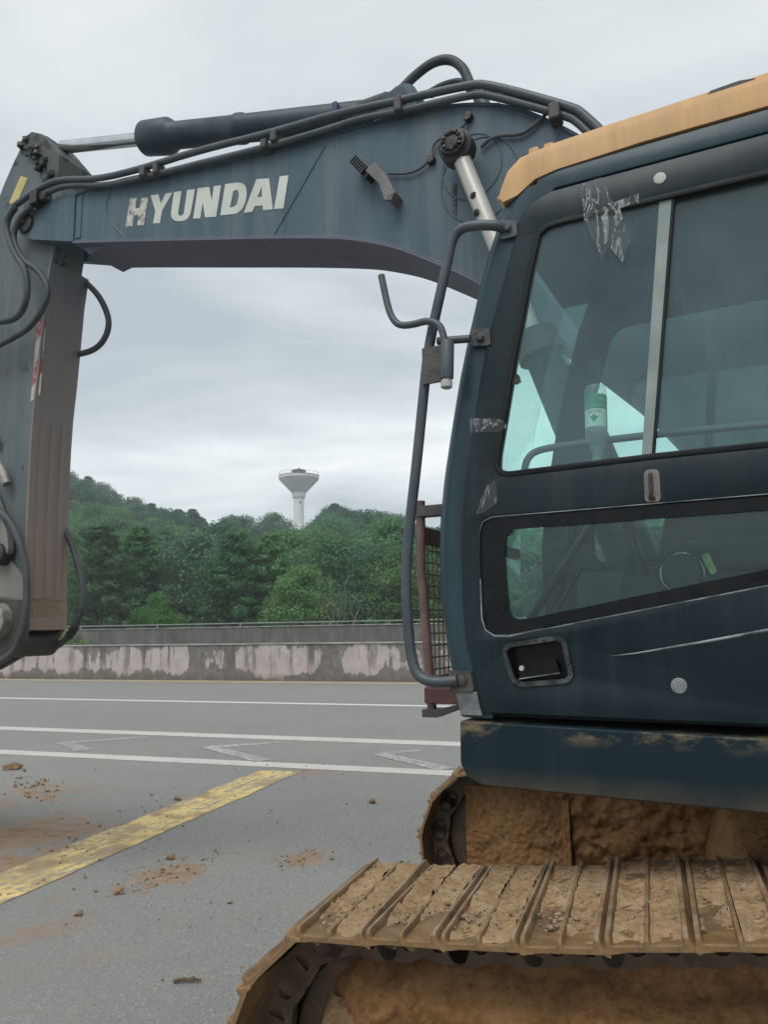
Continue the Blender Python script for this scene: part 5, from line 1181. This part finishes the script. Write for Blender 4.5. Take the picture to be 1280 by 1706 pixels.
# soil and grit lying between the grousers of the near track
sm = MB(); pm = MB(); rs = random.Random(3)
for i, (a, b) in enumerate(zip(pins_a, pins_a[1:])):
    if a.x < -1.3: break
    M = seg_matrix(a, b, 1.88, 0)
    for x0, x1 in ((.019, .088), (.100, .170)):
        sd = rs.uniform(0, 90); nu, nv = 5, 46; vs = []; fs = []
        dens = rs.uniform(.1, 1.2); bare = rs.choice((.0, .006, .012, .018))
        for j in range(nv + 1):
            for k in range(nu + 1):
                u, v = k / nu, j / nv; y = .012 + v * .575
                h = .0045 - bare * max(0, min(1, (.42 - v + .25 * fbm((u + sd, v * 3, 9))) / .25)) + .010 * fbm((u * 1.2 + sd, v * 7, 1)) + .009 * fbm((u * 5 + sd, v * 34, 4)) + .006 * (dens - .5) + .004 * (abs(u - .5) * 2) ** 2 + .006 * min(1, v * 1.4) - .02 * max(0, .06 - v) * 8
                vs.append(M @ Vector((x0 + (x1 - x0) * u, y, .0065 + h)))
        for j in range(nv):
            for k in range(nu): q = j * (nu + 1) + k; fs.append((q, q + 1, q + nu + 2, q + nu + 1))
        sm.add(vs, fs)
        for _ in range(46):
            u, v = rs.random(), rs.random() ** .8; r_ = rs.choice((.002, .0025, .003, .004, .006)) * rs.uniform(.7, 1.6)
            if rs.random() < .04: r_ *= 1.9
            pm.rock(M @ Vector((x0 + (x1 - x0) * u, .035 + .53 * v, .0165 + .008 * fbm((u * 2 + sd, v * 7, 1)))), r_, .75)
sm.build('packed_soil', 'dry_soil', near_track, W, recalc=False, smooth=180, kind='stuff')
pm.build('loose_grit', 'pebble', near_track, W, recalc=False, smooth=60, kind='stuff')
# carbody between the tracks, slewing ring, lumps of mud
m = MB(); m.prism(fillet([(-.15, .42), (-.25, .72), (-.55, .80), (-1.65, .80), (-1.95, .72), (-2.05, .42)], .06), 2.2, 4.4); cb = part(m, 'carbody', 'mud_cake', None, T, bevel=.03, seg=3)
m = MB(); m.lathe(T((-1.1, 3.28, .78)), (0, 0, 1), [(0, .66), (.1, .66), (.11, .60), (.24, .60), (.25, .68), (.33, .68)], 40); part(m, 'slewing_ring', 'dark_steel', cb, W)
m = MB()
for _ in range(26):
    s_ = random.uniform(-1.2, -.25); l_ = random.uniform(2.75, 3.9); zt = .46 if s_ > -.2 else .74; r_ = random.uniform(.03, .10)
    if s_ > -.2: l_ = random.uniform(3.85, 4.15); zt = .5
    m.rock(T((s_, l_, zt)), r_ * .8, .55, 3, .7)
part(m, 'mud_lump', 'mud_cake', cb, W, kind='stuff', recalc=False, smooth=180)

# ------------------------------------------------------------------ bottle standing on its cap inside the side window
bx, bz = .044, 2.030
bot = empty('water_bottle', H((bx, .058, bz)), 'clear plastic water bottle upside down against the cab side window', 'bottle')
ax = Vector((-.03, 0, 1)).normalized(); c0 = Vector((bx, .058, bz))
m = MB(); m.lathe(c0, ax, [(.004, .012), (.022, .0125), (.034, .016), (.055, .024), (.075, .030), (.09, .0315), (.12, .0318), (.2, .0318), (.225, .031), (.234, .027), (.236, .012), (.2345, .002)], 28); part(m, 'bottle_body', 'clear_plastic', bot)
m = MB(); m.lathe(c0, ax, [(-.002, .0135), (.001, .0145), (.014, .0145), (.016, .0135)], 18); part(m, 'bottle_cap', 'label_green', bot)
def band(a, b, mat, nm): m = MB(); m.lathe(c0, ax, [(a, .0322), (b, .0322)], 28); m.f = [q for q in m.f if len(q) == 4]; return part(m, nm, mat, bot, recalc=False)
band(.105, .158, 'label_white', 'bottle_label'); band(.1582, .203, 'label_green', 'label_band')
band(.1655, .1675, 'label_white', 'label_rule'); band(.186, .1885, 'label_white', 'label_rule')
def on_bottle(x, z, r=.0327):
    """x to the viewer's right across the label, z up the axis"""
    a = x / r; return Vector((bx - math.sin(a) * r, .058 - math.cos(a) * r, bz)) + ax * z - Vector((0, 0, 0))
m = MB(); m.add([on_bottle(x_, z_) for x_, z_ in ((-.012, .134), (-.004, .137), (0, .143), (.005, .136), (.013, .134), (.006, .125), (.001, .117), (-.005, .125))], [tuple(range(8))]); part(m, 'label_emblem', 'label_green', bot, recalc=False, smooth=0)
try:
    cu = bpy.data.curves.new('label_text', 'FONT'); cu.body = '农夫山泉'; cu.size = .0105; cu.align_x = 'CENTER'; cu.resolution_u = 1
    to = bpy.data.objects.new('label_text', cu); COL.objects.link(to); bpy.context.view_layer.update()
    me = to.evaluated_get(bpy.context.evaluated_depsgraph_get()).to_mesh(); tv = [tuple(v.co) for v in me.vertices]; tf = [tuple(p.vertices) for p in me.polygons]
    bpy.data.objects.remove(to)
    print('label text', len(tv))
    if tv:
        m = MB(); m.add([on_bottle(-x_, .154 - y_) for x_, y_, _ in tv], tf); part(m, 'label_text', 'label_red', bot, recalc=False, smooth=0)
except Exception as ex: print('text', ex)

# ------------------------------------------------------------------ mud, clods and litter on the road
mm = MB(); cm = MB(); rs = random.Random(11)
def smear(p0, p1, w, n, hgt=.0035):
    """low dried mud: overlapping irregular cakes along a line"""
    a, b = Vector((p0[0], p0[1], 0)), Vector((p1[0], p1[1], 0))
    for _ in range(n):
        c = a.lerp(b, rs.random()) + Vector((rs.gauss(0, w), rs.gauss(0, w), 0)); R_ = w * rs.uniform(.2, .6); d = (b - a).normalized() if (b - a).length > 0 else Vector((1, 0, 0)); el = rs.uniform(1.1, 2.2); sd = rs.uniform(0, 99)
        N = 22; rings = []; hh = hgt * rs.uniform(.5, 1.2)
        for q, hz in ((0, 1.), (.35, 1.), (.7, .55), (1., -.9)):
            ring = []
            for k in range(N):
                an = k * math.tau / N; rr = R_ * q * (1 + .55 * noise.noise(Vector((math.cos(an) * 1.8 + sd, math.sin(an) * 1.8, 0))) + .25 * noise.noise(Vector((math.cos(an) * 5 + sd, math.sin(an) * 5, 4))))
                o = d * math.cos(an) * rr * el + Vector((-d.y, d.x, 0)) * math.sin(an) * rr / el
                pz = -.0045 + hz * hh * (.9 + .8 * noise.noise(Vector((c.x + o.x, c.y + o.y, 0)) * 18)); ring.append(c + o + Vector((0, 0, pz + .006)))
            rings.append(ring)
        mm.loft(rings, True, False)
def crumbs(p0, p1, w, n, r0_, r1_):
    a, b = Vector((p0[0], p0[1], 0)), Vector((p1[0], p1[1], 0))
    for _ in range(n):
        c = a.lerp(b, rs.random()) + Vector((rs.gauss(0, w), rs.gauss(0, w), 0)); r_ = r0_ + (r1_ - r0_) * rs.random() ** 3; cm.rock(c + Vector((0, 0, r_ * .35 + .004)), r_, .6)
smear((-3.3, 6.5), (-2.6, 6.25), .10, 14, .003); smear((-2.9, 5.7), (-2.5, 5.6), .07, 9, .003); smear(PTS['mud2'][0], PTS['mud2'][1], .055, 9); smear(PTS['mud2'][1], PTS['mud2'][2], .04, 9); smear((-1.75, 5.35), (-1.35, 5.65), .04, 8)
smear((-.68, 5.45), (-.56, 5.70), .055, 9); smear(PTS['mud4'][1], PTS['mud4'][2], .10, 9); smear((-2.5, 5.5), (-1.95, 6.3), .06, 12, .006)
crumbs((-3.5, 6.7), (-2.3, 5.4), .45, 110, .003, .018); crumbs(PTS['mud2'][0], PTS['mud2'][2], .10, 110, .003, .012); crumbs(PTS['mud4'][0], PTS['mud4'][2], .15, 90, .004, .024); crumbs((-.7, 5.4), (-.55, 5.7), .08, 50, .004, .014)
crumbs((-2.5, 4.5), (-1.1, 9.0), .45, 130, .003, .013); crumbs((-5, 9.5), (1, 7), 1.1, 90, .003, .013); crumbs((-1.5, 4), (0, 6), .8, 130, .002, .008); crumbs((-1, 3.4), (.2, 4.2), .4, 60, .003, .009)
tag(mm.build('dried_mud', 'road_mud', None, W, recalc=False, smooth=180), 'brown dried mud smeared over the road and the yellow line', 'mud', kind='stuff')
tag(cm.build('mud_crumbs', 'road_mud', None, W, recalc=False, smooth=60), 'scattered small mud crumbs and grit on the asphalt', 'grit', kind='stuff')
for (x, y), r_, lab in [((-4.37, 9.27), .075, 'largest brown mud clod lying alone by the white line'), ((-1.975, 7.495), .035, 'mud clod lying just beyond the yellow line, halfway along it'), ((-.149, 7.243), .035, 'dark speck of clod on clean asphalt near the far track'), ((-1.744, 4.575), .022, 'small dark stone on the asphalt below the yellow line'), ((-.93, 4.728), .016, 'small dark stone beside the near track front'), ((-1.64, 4.93), .03, 'brown clod at the near end of the curved mud smear'), ((-1.52, 5.62), .03, 'brown clod at the upper end of the pale mud streak')]:
    m = MB(); m.rock((x, y, r_ * .35 + .004), r_, .65, 2, .5); m.rock((x + r_ * .7, y - r_ * .3, r_ * .2 + .004), r_ * .45, .65, 2, .5); tag(m.build('mud_clod', 'road_mud' if 'stone' not in lab else 'pebble', None, W, smooth=60), lab, 'clod', 'mud clods on the road')
tw = PTS['twig']; m = MB(); m.tube([(tw[0][0], tw[0][1], .013), (tw[0][0] + .05, tw[0][1] + .012, .016), (tw[1][0], tw[1][1], .014)], [.008, .009, .006], 8); m.tube([(tw[0][0] + .06, tw[0][1] + .01, .016), (tw[0][0] + .09, tw[0][1] + .03, .018)], [.005, .003], 6)
tag(m.build('twig', 'twig_bark', None, W), 'short brown twig lying on the asphalt before the near track', 'twig')

# ------------------------------------------------------------------ damp air between here and the hill
t = NT('damp_air'); pv = t.n('ShaderNodeVolumePrincipled'); pv.inputs['Color'].default_value = (.95, .97, 1.0, 1); pv.inputs['Density'].default_value = .0012; pv.inputs['Anisotropy'].default_value = .2
t.l(pv.outputs[0], t.out.inputs['Volume'])
m = MB(); m.box((-2600, -2600, -22), (2600, 2600, 53)); hz_ = m.build('haze', 'damp_air', None, W, smooth=0); tag(hz_, 'thin pale haze over the road and the wooded hill', 'haze', kind='stuff')
